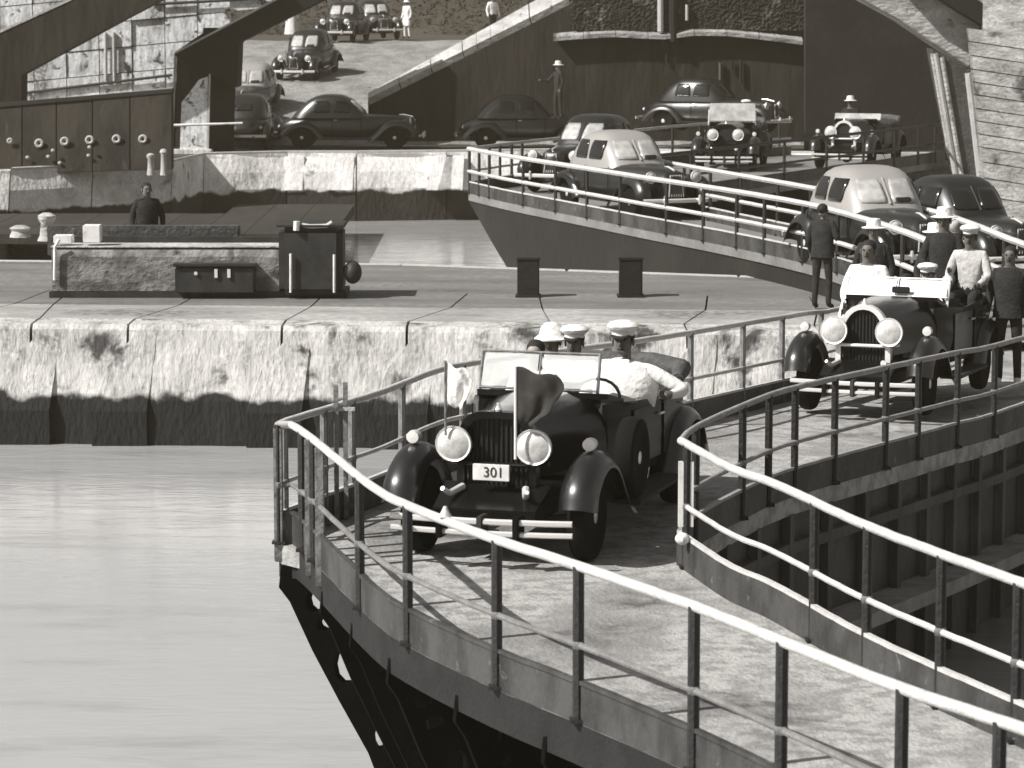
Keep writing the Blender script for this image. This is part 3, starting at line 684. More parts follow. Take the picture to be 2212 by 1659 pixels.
def sedan(name, label, loc, rz, paint, roofm=None, glass=None, bump_f=True, group='closed cars crossing the locks', drape=None, fend=None, sx=1.0):
    t = thing(name, label, 'car', loc, rz, group)
    secs = [(-2.12, .12, .46, .86), (-2.02, .26, .38, .97), (-1.6, .36, .34, 1.02), (-.9, .50, .34, 1.05), (-.55, .66, .32, 1.06), (-.1, .75, .30, 1.05), (.6, .77, .30, 1.04), (1.2, .74, .32, 1.03), (1.75, .62, .36, .98), (2.12, .42, .42, .82), (2.25, .2, .48, .64)]
    rings = []
    for y, hw, z0, z1 in secs:
        sec = []; zc = (z0 + z1) / 2; hz = (z1 - z0) / 2
        for k in range(18):
            a = 2 * math.pi * k / 18; e = 2 / 3.4
            sec.append((hw * math.copysign(abs(math.cos(a)) ** e, math.cos(a)), y, zc + hz * math.copysign(abs(math.sin(a)) ** e, math.sin(a))))
        rings.append(sec)
    obj('body', MB().loft(rings), paint, t, smooth=True)
    lv = [(.96, .73, -.66, 1.78), (1.10, .71, -.56, 1.68), (1.28, .675, -.40, 1.52), (1.46, .62, -.22, 1.32), (1.56, .57, -.08, 1.16), (1.635, .48, .08, .98), (1.675, .34, .22, .82), (1.69, .12, .40, .62)]
    def lev(z):
        for i in range(len(lv) - 1):
            if z <= lv[i + 1][0]:
                q = (z - lv[i][0]) / (lv[i + 1][0] - lv[i][0]); return [a + (b - a) * q for a, b in zip(lv[i], lv[i + 1])]
        return lv[-1]
    NE = 3.6
    rings = []
    for z, wv, y0, y1 in lv:
        c, l = (y0 + y1) / 2, (y1 - y0) / 2; e = 2 / NE
        rings.append([(wv * math.copysign(abs(math.cos(a)) ** e, math.cos(a)), c + l * math.copysign(abs(math.sin(a)) ** e, math.sin(a)), z) for a in [2 * math.pi * k / 32 for k in range(32)]])
    cab = obj('cabin', MB().loft(rings), roofm or paint, t, smooth=True)
    def sx_(y, z):
        z_, wv, y0, y1 = lev(z); c, l = (y0 + y1) / 2, (y1 - y0) / 2
        return wv * max(0, 1 - abs((y - c) / l) ** NE) ** (1 / NE)
    def fy(x, z, back=False):
        z_, wv, y0, y1 = lev(z); c, l = (y0 + y1) / 2, (y1 - y0) / 2; q = l * max(0, 1 - abs(x / wv) ** NE) ** (1 / NE)
        return c + q if back else c - q
    def patch(fn, u0, u1, z0, z1, name, m, taper=0, off=.012):
        mb = MB(); vs_ = []; fs = []; nu, nz = 8, 5
        for j in range(nz + 1):
            for i in range(nu + 1):
                zz = z0 + (z1 - z0) * j / nz; uu = u0 + (u1 - u0) * i / nu
                r_ = min(.06, .3 * (z1 - z0)) ; edge = 0
                if j in (0, nz) and i in (0, nu): uu = uu + (.03 if i == 0 else -.03) * (1 if u1 > u0 else -1)
                uu += taper * (j / nz) * (-1 if i > nu / 2 else 1) * abs(i / nu - .5) * 2
                vs_.append(fn(uu, zz))
        for j in range(nz):
            for i in range(nu): a = j * (nu + 1) + i; fs.append((a, a + 1, a + nu + 2, a + nu + 1))
        mb.add(vs_, fs); o = obj(name, mb, m, cab, smooth=True); s_ = o.modifiers.new('thickness', 'SOLIDIFY'); s_.thickness = .012; s_.offset = 0
        return o
    gl = glass or M_GLASS
    for s in (-1, 1):
        patch(lambda u, z: (u, fy(u, z) - .014, z), s * .035, s * .50, 1.14, 1.50, 'windscreen_pane', gl, taper=.04 * s)
        patch(lambda u, z, s=s: (s * (sx_(u, z) + .012), u, z), -.12, .42, 1.13, 1.50, 'side_window', M_GLASSD, taper=.05)
        patch(lambda u, z, s=s: (s * (sx_(u, z) + .012), u, z), .50, 1.04, 1.13, 1.50, 'side_window', M_GLASSD, taper=.05)
        for y in (-.45, .46, 1.16):
            mb = MB(); rr = [(s * .775 if y > 0 else s * .70, y, .5), (s * .785 if y > 0 else s * .705, y, .75), (s * .76 if y > 0 else s * .69, y, 1.0)]
            mb.tube(rr, .008, 4); obj('door_seam', mb, M_RUBBER, t)
        mb = MB(); mb.tube([(s * .785, .30, .90), (s * .80, .40, .90)], .014, 6); obj('door_handle', mb, M_CHROME, t, smooth=True)
        obj('running_board', MB().box((s * .80, 0, .34), (.18, 1.5, .04)), fend or paint, t, bevel=.01)
        obj('front_fender', fender_mb(s * .68, [(-2.18, .40), (-2.16, .62), (-1.95, .82), (-1.55, .90), (-1.2, .80), (-.95, .58), (-.75, .40), (-.65, .36)], .36, .15), fend or paint, t, smooth=True)
        obj('rear_fender', fender_mb(s * .72, [(.72, .36), (.85, .55), (1.1, .78), (1.45, .84), (1.8, .74), (2.1, .50), (2.18, .36)], .30, .13), fend or paint, t, smooth=True)
        wheel(t, s * .67, -1.5, .35, .16); wheel(t, s * .67, 1.42, .35, .16)
        headlight(t, s * .50, -1.98, .86, .11, fend or paint, .26)
        obj('tail_lamp', MB().lathe((s * .60, 2.12, .70), [(.05, 0), (.05, .03), (.02, .05)], 'Y', 10), M_NICKEL, t, smooth=True)
    patch(lambda u, z: (u, fy(u, z, True) + .014, z), -.28, .28, 1.20, 1.42, 'rear_window', M_GLASSD)
    if glass is None: patch(lambda u, z: (u, fy(u, z) - .024, z), .10, .38, 1.145, 1.215, 'pane_dark_reflection', M_GRILLE)  # dark patch put low on the pane as a reflection
    obj('windscreen_divider', MB().tube([(0, fy(0, 1.12) - .02, 1.12), (0, fy(0, 1.52) - .02, 1.52)], .018, 6), roofm or paint, cab)
    gr = MB(); gr.slab([(-.22, -2.08, .46), (.22, -2.08, .46), (.15, -2.05, .93), (-.15, -2.05, .93)], .05, (0, 1, 0)); G = obj('grille', gr, M_GRILLE, t)
    for k in range(7):
        x = -.16 + .32 * k / 6; mb = MB(); mb.tube([(x, -2.115, .48), (x * .75, -2.085, .91)], .011, 5); obj('grille_bar', mb, M_CHROME, G)
    bp = obj('bumper', bars(-2.36, .42, 1.62, .085), M_CHROME, t, smooth=True)
    for x in (-.38, .38): obj('overrider', MB().box((x, -2.38, .43), (.05, .05, .2)), M_CHROME, bp, bevel=.015)
    for x in (-.4, .4): obj('bumper_iron', MB().box((x, -2.2, .42), (.05, .3, .04)), M_MACHD, bp)
    obj('bumper', bars(2.42, .44, 1.58, .085, back=1), M_CHROME, t, smooth=True)
    for x in (-.4, .4): obj('bumper_iron', MB().box((x, 2.28, .42), (.05, .26, .04)), M_MACHD, t)
    obj('hood_ornament', MB().tube([(0, -2.02, .99), (0, -1.75, 1.05), (0, -1.6, 1.05)], [.02, .02, .008], 6), M_CHROME, t, smooth=True)
    obj('underbody', MB().box((0, .1, .33), (.9, 3.7, .12)), M_MACHD, t)
    return t

def fwd(rz): return Vector((math.sin(rz), -math.cos(rz), 0))        # where a car turned by rz points
def on_line(front, rz, d): p = Vector(front) - fwd(rz) * d; return p
A1, A2 = R(-17), R(-21)
T1 = Vector((.36, 25.42, 0)); T2 = Vector((4.50, 34.85, -.20))
CARG = 'open cars with their tops folded'
car1 = touring_car('touring_car', 'large black open car on the near walkway, flags on its front, plate 301', T1, A1, CARG, flags=True, plate='301')
car2 = touring_car('touring_car', 'black open car with arched bright radiator, full of people, behind the near bend', T2, A2, CARG, tall=True, pane=M_SCREEN_REFL)
car1.scale = (1.06, 1, 1)
car2.rotation_euler = (R(-1.2), 0, A2)
S = sedan
sB = S('sedan', 'dark sedan with pale rounded roof on the second gate, in front of the other sedan', (2.38, 61.2, 0), R(24), M_BLACKF, M_LITROOF)
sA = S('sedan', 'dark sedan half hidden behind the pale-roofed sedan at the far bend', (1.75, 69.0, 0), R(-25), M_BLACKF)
sC = S('sedan', 'dark sedan with bright roof behind the man standing at the far railing', (5.95, 48.9, -.0), R(15), M_BLACKF, M_LITROOF)
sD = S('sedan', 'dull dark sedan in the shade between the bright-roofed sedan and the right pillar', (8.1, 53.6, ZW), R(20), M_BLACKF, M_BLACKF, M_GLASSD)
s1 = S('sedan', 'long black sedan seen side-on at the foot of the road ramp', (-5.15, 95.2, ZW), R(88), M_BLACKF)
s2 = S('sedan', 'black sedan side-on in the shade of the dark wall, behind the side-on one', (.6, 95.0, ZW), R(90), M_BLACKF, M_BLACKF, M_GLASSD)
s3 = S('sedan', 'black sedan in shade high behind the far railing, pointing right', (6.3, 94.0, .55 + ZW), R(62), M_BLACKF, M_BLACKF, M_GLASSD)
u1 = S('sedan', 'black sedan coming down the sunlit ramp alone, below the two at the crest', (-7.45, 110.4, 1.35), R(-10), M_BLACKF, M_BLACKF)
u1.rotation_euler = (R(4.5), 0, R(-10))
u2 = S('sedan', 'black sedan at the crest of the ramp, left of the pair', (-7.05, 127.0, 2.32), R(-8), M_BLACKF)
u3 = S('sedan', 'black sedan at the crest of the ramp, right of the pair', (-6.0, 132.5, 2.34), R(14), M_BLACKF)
s4 = S('sedan', 'sedan mostly hidden behind the arch pier, windscreen toward us', (-8.75, 101.2, .35), R(-4), M_BLACKF, M_LITROOF)
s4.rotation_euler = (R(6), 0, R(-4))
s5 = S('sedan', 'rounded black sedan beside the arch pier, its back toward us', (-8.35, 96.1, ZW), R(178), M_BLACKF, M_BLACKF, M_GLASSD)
t3 = touring_car('touring_car', 'small open car with bright windscreen facing us, middle of the dark arch', (5.60, 76.6, 0), R(-10), CARG, lod=1)
t4 = touring_car('touring_car', 'small open car with a white-capped driver nearest the right arch pillar', (8.95, 77.8, 0), R(-20), CARG, lod=1, tall=True, screen=False)
# raised screens of the far open cars, sky reflection in the pale glass colour
mb = MB(); mb.slab([(-.60, -.16, 1.22), (.60, -.16, 1.22), (.57, -.02, 1.66), (-.57, -.02, 1.66)], .012, (0, 1, 0)); obj('raised_screen', mb, M_GLASS, t3)
mb = MB(); mb.slab([(-.6, -.20, 1.20), (.6, -.20, 1.20), (.6, -.12, 1.36), (-.6, -.12, 1.36)], .012, (0, 1, 0)); obj('raised_screen', mb, M_GLASS, t4)

# ---------------------------------------------------------------- people
def person(label, loc, rz, shirt, trousers, shoe=None, skinm=None, hat=None, hatm=None, pose='stand', arms=None, group=None, h=1.0, lean=0.0, robe=None, lod=0, headturn=0.0):
    skinm = skinm or M_SKIN; shoe = shoe or M_BOOT
    J = {}
    sit = pose == 'sit'
    J['pelvis'] = (0, 0, .95); J['waist'] = (0, -.005 - lean * .3, 1.09); J['chest'] = (0, -lean * .8, 1.30); J['neck'] = (0, -lean, 1.46); J['jaw'] = (0, -.015 - lean, 1.55); J['head'] = (0, -.012 - lean, 1.63); J['top'] = (0, -.002 - lean, 1.70)
    for s, k in ((-1, 'r'), (1, 'l')):
        J['hip' + k] = (s * .09, 0, .90)
        if sit: J['knee' + k] = (s * .13, -.43, .93); J['ankle' + k] = (s * .13, -.50, .50); J['toe' + k] = (s * .135, -.66, .45)
        else: J['knee' + k] = (s * .105, -.015 + s * .03, .49); J['ankle' + k] = (s * .11, .02 + s * .03, .085); J['toe' + k] = (s * .13, -.14 + s * .03, .035)
        J['sh' + k] = (s * .175, -lean * .95, 1.41)
        J['el' + k] = (s * .245, .03 - lean * .6, 1.14); J['wr' + k] = (s * .25, -.09 - lean * .5, .91); J['ha' + k] = (s * .25, -.13 - lean * .5, .83)
        if sit: J['el' + k] = (s * .25, -.06, 1.15); J['wr' + k] = (s * .17, -.29, 1.06); J['ha' + k] = (s * .15, -.37, 1.05)
    for k, v in (arms or {}).items(): J[k] = v
    rad = {'pelvis': (.155, .115), 'waist': (.135, .10), 'chest': (.165, .115), 'neck': (.06, .06), 'jaw': (.066, .074), 'head': (.082, .10), 'top': (.06, .075)}
    for k in 'lr': rad.update({'hip' + k: (.088, .09), 'knee' + k: (.062, .062), 'ankle' + k: (.046, .05), 'toe' + k: (.042, .032), 'sh' + k: (.068, .068), 'el' + k: (.056, .056), 'wr' + k: (.036, .034), 'ha' + k: (.04, .024)})
    bones = [('pelvis', 'waist'), ('waist', 'chest'), ('chest', 'neck'), ('neck', 'jaw'), ('jaw', 'head'), ('head', 'top')]
    for k in 'lr': bones += [('pelvis', 'hip' + k), ('hip' + k, 'knee' + k), ('knee' + k, 'ankle' + k), ('ankle' + k, 'toe' + k), ('chest', 'sh' + k), ('sh' + k, 'el' + k), ('el' + k, 'wr' + k), ('wr' + k, 'ha' + k)]
    names = list(J); idx = {n: i for i, n in enumerate(names)}
    me = bpy.data.meshes.new('tmp'); me.from_pydata([J[n] for n in names], [(idx[a], idx[b]) for a, b in bones], [])
    o = bpy.data.objects.new('tmp', me); COL.objects.link(o)
    sk = o.modifiers.new('skin', 'SKIN'); sk.use_smooth_shade = True
    for n, i in idx.items():
        sv = me.skin_vertices[0].data[i]; sv.radius = rad[n]; sv.use_root = n == 'pelvis'
    sb = o.modifiers.new('sub', 'SUBSURF'); sb.levels = sb.render_levels = 1 if lod else 2
    dg = bpy.context.evaluated_depsgraph_get(); ev = o.evaluated_get(dg); nm = bpy.data.meshes.new_from_object(ev)
    bpy.data.objects.remove(o); bpy.data.meshes.remove(me)
    # fingers: five tapered bent chains rooted in each palm, in the same mesh
    if not lod:
        bm = bmesh.new(); bm.from_mesh(nm)
        for s, k in ((-1, 'r'), (1, 'l')):
            wr, ha = Vector(J['wr' + k]), Vector(J['ha' + k]); d = (ha - wr).normalized(); side = d.cross(Vector((s, 0, .2))).normalized(); pn = side.cross(d).normalized()
            for q, (off, ln) in enumerate(((-.028, .066), (-.010, .078), (.009, .074), (.026, .058), (-.038, .05))):
                base = ha + side * off - d * (.0 if q < 4 else .03); dd = d if q < 4 else (d - side * .9).normalized()
                mb = MB(); mb.tube([base - dd * .02, base + dd * ln * .5, base + dd * ln * .85 + pn * .014, base + dd * ln + pn * .03], [.010, .0095, .008, .006], 6)
                vv = [bm.verts.new(v) for v in mb.v]
                for f in mb.f:
                    try: bm.faces.new([vv[i] for i in f])
                    except ValueError: pass
        bm.to_mesh(nm); bm.free()
    for m_ in (skinm, shirt, trousers, shoe): nm.materials.append(m_)
    cls = {}
    for a, b in bones:
        n2 = b[:-1] if b[-1] in 'lr' and b[:-1] in ('hip', 'knee', 'ankle', 'toe', 'sh', 'el', 'wr', 'ha') else b
        cls[(a, b)] = {'waist': 2, 'chest': 1, 'neck': 1, 'jaw': 0, 'head': 0, 'top': 0, 'hip': 2, 'knee': 2, 'ankle': 2, 'toe': 3, 'sh': 1, 'el': 1, 'wr': 1, 'ha': 0}[n2]
    JV = {n: Vector(v) for n, v in J.items()}
    for f in nm.polygons:
        c = f.center; best = None
        for ab in bones:
            p, q = JV[ab[0]], JV[ab[1]]; v = q - p; tt = max(0, min(1, (c - p).dot(v) / v.length_squared)); dd = (p + v * tt - c).length - rad[ab[0]][0] * (1 - tt) - rad[ab[1]][0] * tt
            if best is None or dd < best[0]: best = (dd, ab, tt)
        k = cls[best[1]]
        if best[1] == ('chest', 'neck') and c.z > 1.475 and abs(c.x) < .07: k = 0
        if best[1] == ('pelvis', 'waist') and best[2] > .35: k = 1
        f.material_index = k; f.use_smooth = True
    nm.name = 'person'
    o = bpy.data.objects.new('person', nm); COL.objects.link(o); tag(o, label, 'person', group)
    zoff = -.82 if sit else 0
    o.location = Vector(loc) + Vector((0, 0, zoff * h)); o.rotation_euler = (0, 0, rz); o.scale = (h, h, h)
    hy = -lean
    # face, ears, hair
    if not lod:
        mb = MB(); mb.ball((0, hy - .105, 1.60), .014, .02, .024, 8, 6); obj('nose', mb, skinm, o, smooth=True)
        for s in (-1, 1):
            mb = MB(); mb.ball((s * .032, hy - .092, 1.635), .013, .01, .008, 8, 6); obj('eye', mb, M_HAIR, o, smooth=True)
            mb = MB(); mb.ball((s * .082, hy - .005, 1.61), .012, .022, .032, 8, 6); obj('ear', mb, skinm, o, smooth=True)
        mb = MB(); mb.box((0, hy - .088, 1.562), (.045, .012, .008)); obj('mouth', mb, M_HAIR, o)
        mb = MB(); mb.ball((0, hy + .022, 1.655), .088, .098, .085, 12, 8); obj('hair', mb, M_HAIR, o, smooth=True)
    if hat == 'cap':
        mb = MB(); mb.lathe((0, hy - .005, 1.665), [(.088, 0), (.093, .03), (.125, .055), (.13, .075), (.11, .10), (.05, .115), (.01, .117)], 'Z', 16); H = obj('cap', mb, hatm or M_WHITE, o, smooth=True)
        mb = MB(); mb.slab([(-.08, hy - .07, 1.672), (-.04, hy - .135, 1.655), (.04, hy - .135, 1.655), (.08, hy - .07, 1.672)], .012); obj('visor', mb, M_HAIR, H)
    elif hat == 'brim':
        mb = MB(); mb.lathe((0, hy, 1.665), [(.10, .0), (.165, -.005), (.17, .004), (.10, .018), (.096, .08), (.085, .12), (.03, .128), (.01, .125)], 'Z', 18); H = obj('hat', mb, hatm or M_WHITE, o, smooth=True)
    elif hat == 'helmet':
        mb = MB(); mb.lathe((0, hy, 1.655), [(.105, .0), (.155, -.02), (.158, -.008), (.112, .03), (.10, .09), (.06, .13), (.015, .14)], 'Z', 18); H = obj('helmet', mb, hatm or M_WHITE, o, smooth=True)
    if robe:
        if robe == 'long':
            rr = [(.16, 1.44, .08), (.20, 1.36, .13), (.23, 1.15, .17), (.25, .85, .21), (.30, .40, .26), (.32, .25, .28)] if not sit else [(.10, 1.46, .08), (.20, 1.38, .14), (.25, 1.18, .19), (.30, .98, .26), (.33, .84, .32)]
            mb = MB(); rings = []
            for rx, z, ry in rr: rings.append([(rx * (1 + .05 * math.sin(k * 2.1)) * math.cos(2 * math.pi * k / 20), -lean * .5 + ry * (1 + .05 * math.sin(k * 1.7)) * math.sin(2 * math.pi * k / 20), z) for k in range(20)])
            mb.loft(rings); obj('robe', mb, shirt, o, smooth=True)
        if robe in ('jacket', 'shirt'):
            mb = MB(); rings = []
            for rx, z, ry in ([(.09, 1.475, .075), (.19, 1.42, .11), (.205, 1.28, .135), (.185, 1.08, .125), (.205, .86, .15)] if robe == 'jacket' else [(.08, 1.48, .07), (.23, 1.42, .13), (.29, 1.28, .17), (.26, 1.12, .17), (.20, 1.02, .15), (.16, .90, .13)]): rings.append([(rx * math.cos(2 * math.pi * k / 18), -lean * (z - .95) * 1.8 + ry * math.sin(2 * math.pi * k / 18), z) for k in range(18)])
            mb.loft(rings); obj(robe, mb, shirt, o, smooth=True)
        if robe == 'shorts':
            for s in (-1, 1):
                mb = MB(); mb.lathe((s * .10, 0, 0), [(.11, .95), (.13, .80), (.135, .58), (.12, .58)], 'Z', 12); obj('shorts', mb, trousers, o, smooth=True)
    return o
def incar(c, rz, x, y, z): return Vector(c) + Matrix.Rotation(rz, 3, 'Z') @ Vector((x, y, z))
PG1, PG2 = 'people riding in the nearest open car', 'people on and around the second open car'
# first car: the driver's seat is on the car's own left (to the right in the photograph)
person('driver in white shirt and cap, arm out over the nearest open car\'s door', incar(T1, A1, .49, .44, .68), A1, M_WHITE, M_PALE, hat='cap', pose='sit', group=PG1, robe='shirt', h=1.10,
       arms={'ell': (.50, .02, 1.24), 'wrl': (.44, -.24, 1.24), 'hal': (.40, -.32, 1.25), 'shl': (.20, 0, 1.40), 'elr': (-.30, -.10, 1.16), 'wrr': (-.16, -.34, 1.14), 'har': (-.10, -.40, 1.15)})
person('passenger in white behind the windscreen of the nearest open car, beside the driver', incar(T1, A1, -.30, .44, .66), A1, M_WHITE, M_WHITE, skinm=M_SKINL, pose='sit', group=PG1, h=.96)
person('rear passenger with plain white cap, left of the two heads above the nearest car', incar(T1, A1, -.42, 1.36, .62), A1, M_PALE, M_PALE, hat='helmet', pose='sit', group=PG1, h=1.0)
person('rear passenger with peaked white cap, right of the two heads above the nearest car', incar(T1, A1, -.20, 1.34, .62), A1, M_WHITE, M_PALE, skinm=M_SKIN, hat='cap', pose='sit', group=PG1, h=1.0)
# second car
person('driver draped in white with peaked outline at the left of the second open car', incar(T2, A2, -.44, .28, .84), A2, M_WHITE, M_WHITE, pose='sit', group=PG2, robe='long', h=1.08, hat=None)
person('round-headed passenger in white low behind the windscreen of the second car', incar(T2, A2, .24, .42, .66), A2, M_WHITE, M_WHITE, skinm=M_SKINL, hat='cap', pose='sit', group=PG2, robe='long', h=.95)
person('white-clad passenger between the draped driver and the round-headed one', incar(T2, A2, -.05, .55, .58), A2, M_WHITE, M_WHITE, skinm=M_SKINL, pose='sit', group=PG2, robe='long', h=.92)
person('man in pale trousers and white hat perched on the back of the second car', incar(T2, A2, .10, 1.86, 1.16), A2, M_DARKCLOTH, M_PALE, shoe=M_SHOE, hat='brim', pose='sit', group=PG2, h=1.0, robe='jacket')
person('man in dark trousers and white flat cap perched on the second car\'s rear', incar(T2, A2, .48, 1.60, 1.00), A2, M_PALE, M_DARKCLOTH, shoe=M_SHOE, hat='cap', pose='sit', group=PG2, h=.98)
person('man in dark suit with white shirt front at the far right of the second car', incar(T2, A2, .98, 1.55, .0), A2, M_DARKCLOTH, M_DARKCLOTH, shoe=M_SHOE, pose='stand', group=PG2, h=.98, robe='jacket')
p_ = at(1905, 768, ZW)
person('man in dark jacket and tilted white hat at the far railing, left of the pair', (5.05, 41.8, ZW), R(-15), M_DARKCLOTH, M_DARKCLOTH, hat='brim', group='men standing on the centre wall', robe='jacket', lean=.10, h=1.03)
person('man in dark jacket and white hat at the far railing, right of the pair', (5.75, 41.0, ZW), R(25), M_DARKCLOTH, M_DARKCLOTH, hat='brim', group='men standing on the centre wall', robe='jacket', lean=.04, h=1.03)
person('man in dark clothes standing alone on the centre wall before the far railing', at(1775, 668, ZW), R(150), M_DARKCLOTH, M_DARKCLOTH, hat=None, group='men standing on the centre wall', robe='jacket', h=.96, skinm=M_SKIN,
       arms={'elr': (-.27, .02, 1.16), 'wrr': (-.20, -.16, 1.22), 'har': (-.14, -.22, 1.26)})
person('dark-clothed workman with white sleeve standing behind the grey winch machine', (at(330, 600, ZW).x + .12, 50.6, ZW), R(20), M_DARKCLOTH, M_DARKCLOTH, group='men standing on the centre wall', robe='jacket', h=1.02,
       arms={'ell': (.26, -.02, 1.16), 'wrl': (.24, -.10, .98), 'hal': (.24, -.12, .90)})
# far people
person('distant man all in white with white helmet at the left of the ramp crest', (-9.7, 133.5, 2.28), R(15), M_WHITE, M_WHITE, hat='helmet', lod=1, robe='long', group='men at the crest of the ramp')
person('distant man in white helmet, white shirt and shorts at the right of the ramp crest', (-4.75, 137.0, 2.28), R(-40), M_WHITE, M_WHITE, hat='helmet', lod=1, robe='shorts', group='men at the crest of the ramp')
person('man in white crouched at the top of the sloping wall coping', (-.75, 118.0, 2.55), R(30), M_WHITE, M_DARKCLOTH, hat=None, lod=1, group='men at the crest of the ramp')
person('driver with white cap in the small open car in the middle of the dark arch', incar((5.60, 76.6, 0), R(-10), .30, .42, .78), R(-10), M_DARKCLOTH, M_DARKCLOTH, hat='cap', pose='sit', lod=1, group='people in the far open cars')
person('driver with broad white cap in the small open car by the right pillar', incar((8.95, 77.8, 0), R(-20), -.34, .42, .82), R(-20), M_DARKCLOTH, M_DARKCLOTH, hat='brim', pose='sit', lod=1, group='people in the far open cars')
person('man in dark clothes and pale hat in the shade behind the pale-roofed sedan', (1.42, 92.9, .55), R(-60), M_DARKCLOTH, M_DARKCLOTH, hat='brim', lod=1, group='people in the far open cars', arms={'elr': (-.30, -.2, 1.15), 'wrr': (-.30, -.45, 1.2), 'har': (-.3, -.52, 1.2)})

M_BLOCK = mat('machine_casing', g(.26), .8, g(.08), 2.2, (1, 1, 1.4), lo=.34, hi=.66, bump=.6, bscale=12, speck=(g(.03), 3, .56, .7))
M_TIMBER = mat('dark_reflection_timber', g(.022, .25), .9, g(.035, .25), 1.5, (1, .3, 1), bump=.5, coords='World')  # dark tone stands for a reflection on the far water
# ---------------------------------------------------------------- machine on the centre wall
def Z0(y): return ZW
my = at(300, 643, ZW).y; base = ZW
def W_(px, py, y=None): return aty(px, py, my if y is None else y)
x0, x1, x2, x3 = W_(112, 600).x, W_(604, 600).x, W_(742, 600).x, W_(785, 600).x
zt, zc = W_(300, 536).z, W_(660, 488).z
mc = thing('winch_machine', 'long low grey winch machine with dark cab standing on the centre wall', 'machine', (0, 0, 0))
mb = MB(); prof = [(my, base + .10), (my, zt - .14), (my + .06, zt - .03), (my + .16, zt), (my + 1.0, zt), (my + 1.0, base + .10)]
mb.loft([[(x, y, z) for y, z in prof] for x in (x0, x0 + .6, x1 - .6, x1)]); body = obj('body', mb, M_BLOCK, mc, bevel=.012)
obj('top_plate', MB().box(((x0 + x1) / 2, my + .48, zt + .012), (x1 - x0 + .04, .86, .02)), M_ROUGH, mc, bevel=.005)
obj('top_strake', MB().box(((x0 + x1) / 2 + .1, my + .86, zt + .07), (x1 - x0 - .3, .14, .10)), M_MACHD, mc)
hx0, hx1 = W_(372, 0).x, W_(545, 0).x
ht = MB(); ht.box(((hx0 + hx1) / 2, my - .10, base + .30), (hx1 - hx0, .22, .42)); ht.box(((hx0 + hx1) / 2, my - .12, base + .55), (hx1 - hx0 + .08, .28, .05)); H_ = obj('gear_cover', ht, M_MACHD, mc, bevel=.02)
for px in (418, 462, 490): obj('bright_lever', MB().box((W_(px, 0).x, my - .235, base + .42), (.05, .02, .14 if px > 430 else .05)), M_NICKEL, H_)
cb = MB(); cb.box(((x1 + x2) / 2, my + .25, (base + zc) / 2 + .03), (x2 - x1, .95, zc - base - .06)); C_ = obj('cab', cb, M_MACHD, mc, bevel=.10)
obj('cab_roof', MB().box(((x1 + x2) / 2, my + .25, zc + .015), (x2 - x1 + .06, 1.0, .035)), M_MACHD, mc, bevel=.01)
for px, y0, y1 in ((628, 548, 632), (722, 550, 632)): obj('grab_rail', MB().tube([W_(px, y0, my - .28), W_(px, y1, my - .28)], .022, 8), M_WPAINT, C_, smooth=True)
obj('stack_pipe', MB().tube([W_(640, 498, my - .26), W_(641, 478, my - .26)], .05, 8), M_WPAINT, mc, smooth=True)
mb = MB(); mb.tube([W_(652, 486, my - .2), W_(670, 489, my - .2), W_(705, 488, my - .2), W_(718, 480, my - .2)], .035, 8); obj('roof_coil', mb, M_PALE, mc, smooth=True)
mb = MB(); c = W_(762, 588, my - .05); mb.ball((c.x, c.y, c.z), .15, .2, .19, 14, 10); obj('buffer_drum', mb, M_MACHD, mc, smooth=True)
obj('drum_arm', MB().box((x2 + .05, my + .1, c.z + .02), (.2, .12, .12)), M_MACHD, mc)
mb = MB(); mb.tube([W_(118, 605, my - .06), W_(119, 533, my - .06), W_(128, 517, my - .06)], .028, 8); obj('end_post', mb, M_WPAINT, mc, smooth=True)
for px, py, ww, hh in ((138, 516, .30, .13), (200, 504, .28, .28)):
    c = W_(px, py, my + .3); obj('white_box', MB().box((c.x, c.y, c.z), (ww, .3, hh)), M_WPAINT, mc, bevel=.01)
obj('plinth', MB().box(((x0 + x2) / 2, my + .5, base + .05), (x2 - x0 + .1, 1.0, .1)), M_MACHD, mc)
obj('rear_ballast', MB().box(((x0 + x1) / 2 - .5, my + 1.3, zt + .02), (3.2, .3, .5)), M_MACH, mc, bevel=.02)
# bollards and stub posts on the wall
BG = 'stub posts on the centre lock wall'
def stub(px, py, hh, wd, m, label, name='mooring_post'):
    p = at(px, py, ZW); t = thing(name, label, 'bollard', p, 0, BG)
    obj('shaft', MB().box((0, 0, hh / 2), (wd, wd * .8, hh)), m, t, bevel=.02); obj('cap', MB().box((0, 0, hh + .005), (wd + .03, wd * .8 + .03, .05)), m, t, bevel=.012); obj('base_plate', MB().box((0, 0, .012), (wd + .06, wd + .04, .024)), m, t)
stub(1141, 640, .62, .36, M_DARKC2, 'dark square stub post on the centre wall, left of two under the far gate')
stub(1362, 640, .62, .38, M_DARKC2, 'dark square stub post on the centre wall, right of two under the far gate')
p = at(102, 520, ZW)
t = thing('mooring_bollard', 'pale rough bollard at the left end of the winch machine', 'bollard', (p.x, p.y, ZW), 0, BG)
obj('shaft', MB().lathe((0, 0, 0), [(.20, 0), (.15, .1), (.12, .35), (.17, .42), (.18, .5), (.08, .56)], 'Z', 14), M_ROUGH, t, smooth=True)
p = at(44, 512, ZW)
t = thing('mooring_bollard', 'low pale bollard at the far left edge of the centre wall', 'bollard', (p.x, p.y, ZW), 0, BG)
obj('shaft', MB().lathe((0, 0, 0), [(.22, 0), (.2, .06), (.17, .12), (.22, .18), (.1, .24)], 'Z', 14), M_ROUGH, t, smooth=True)

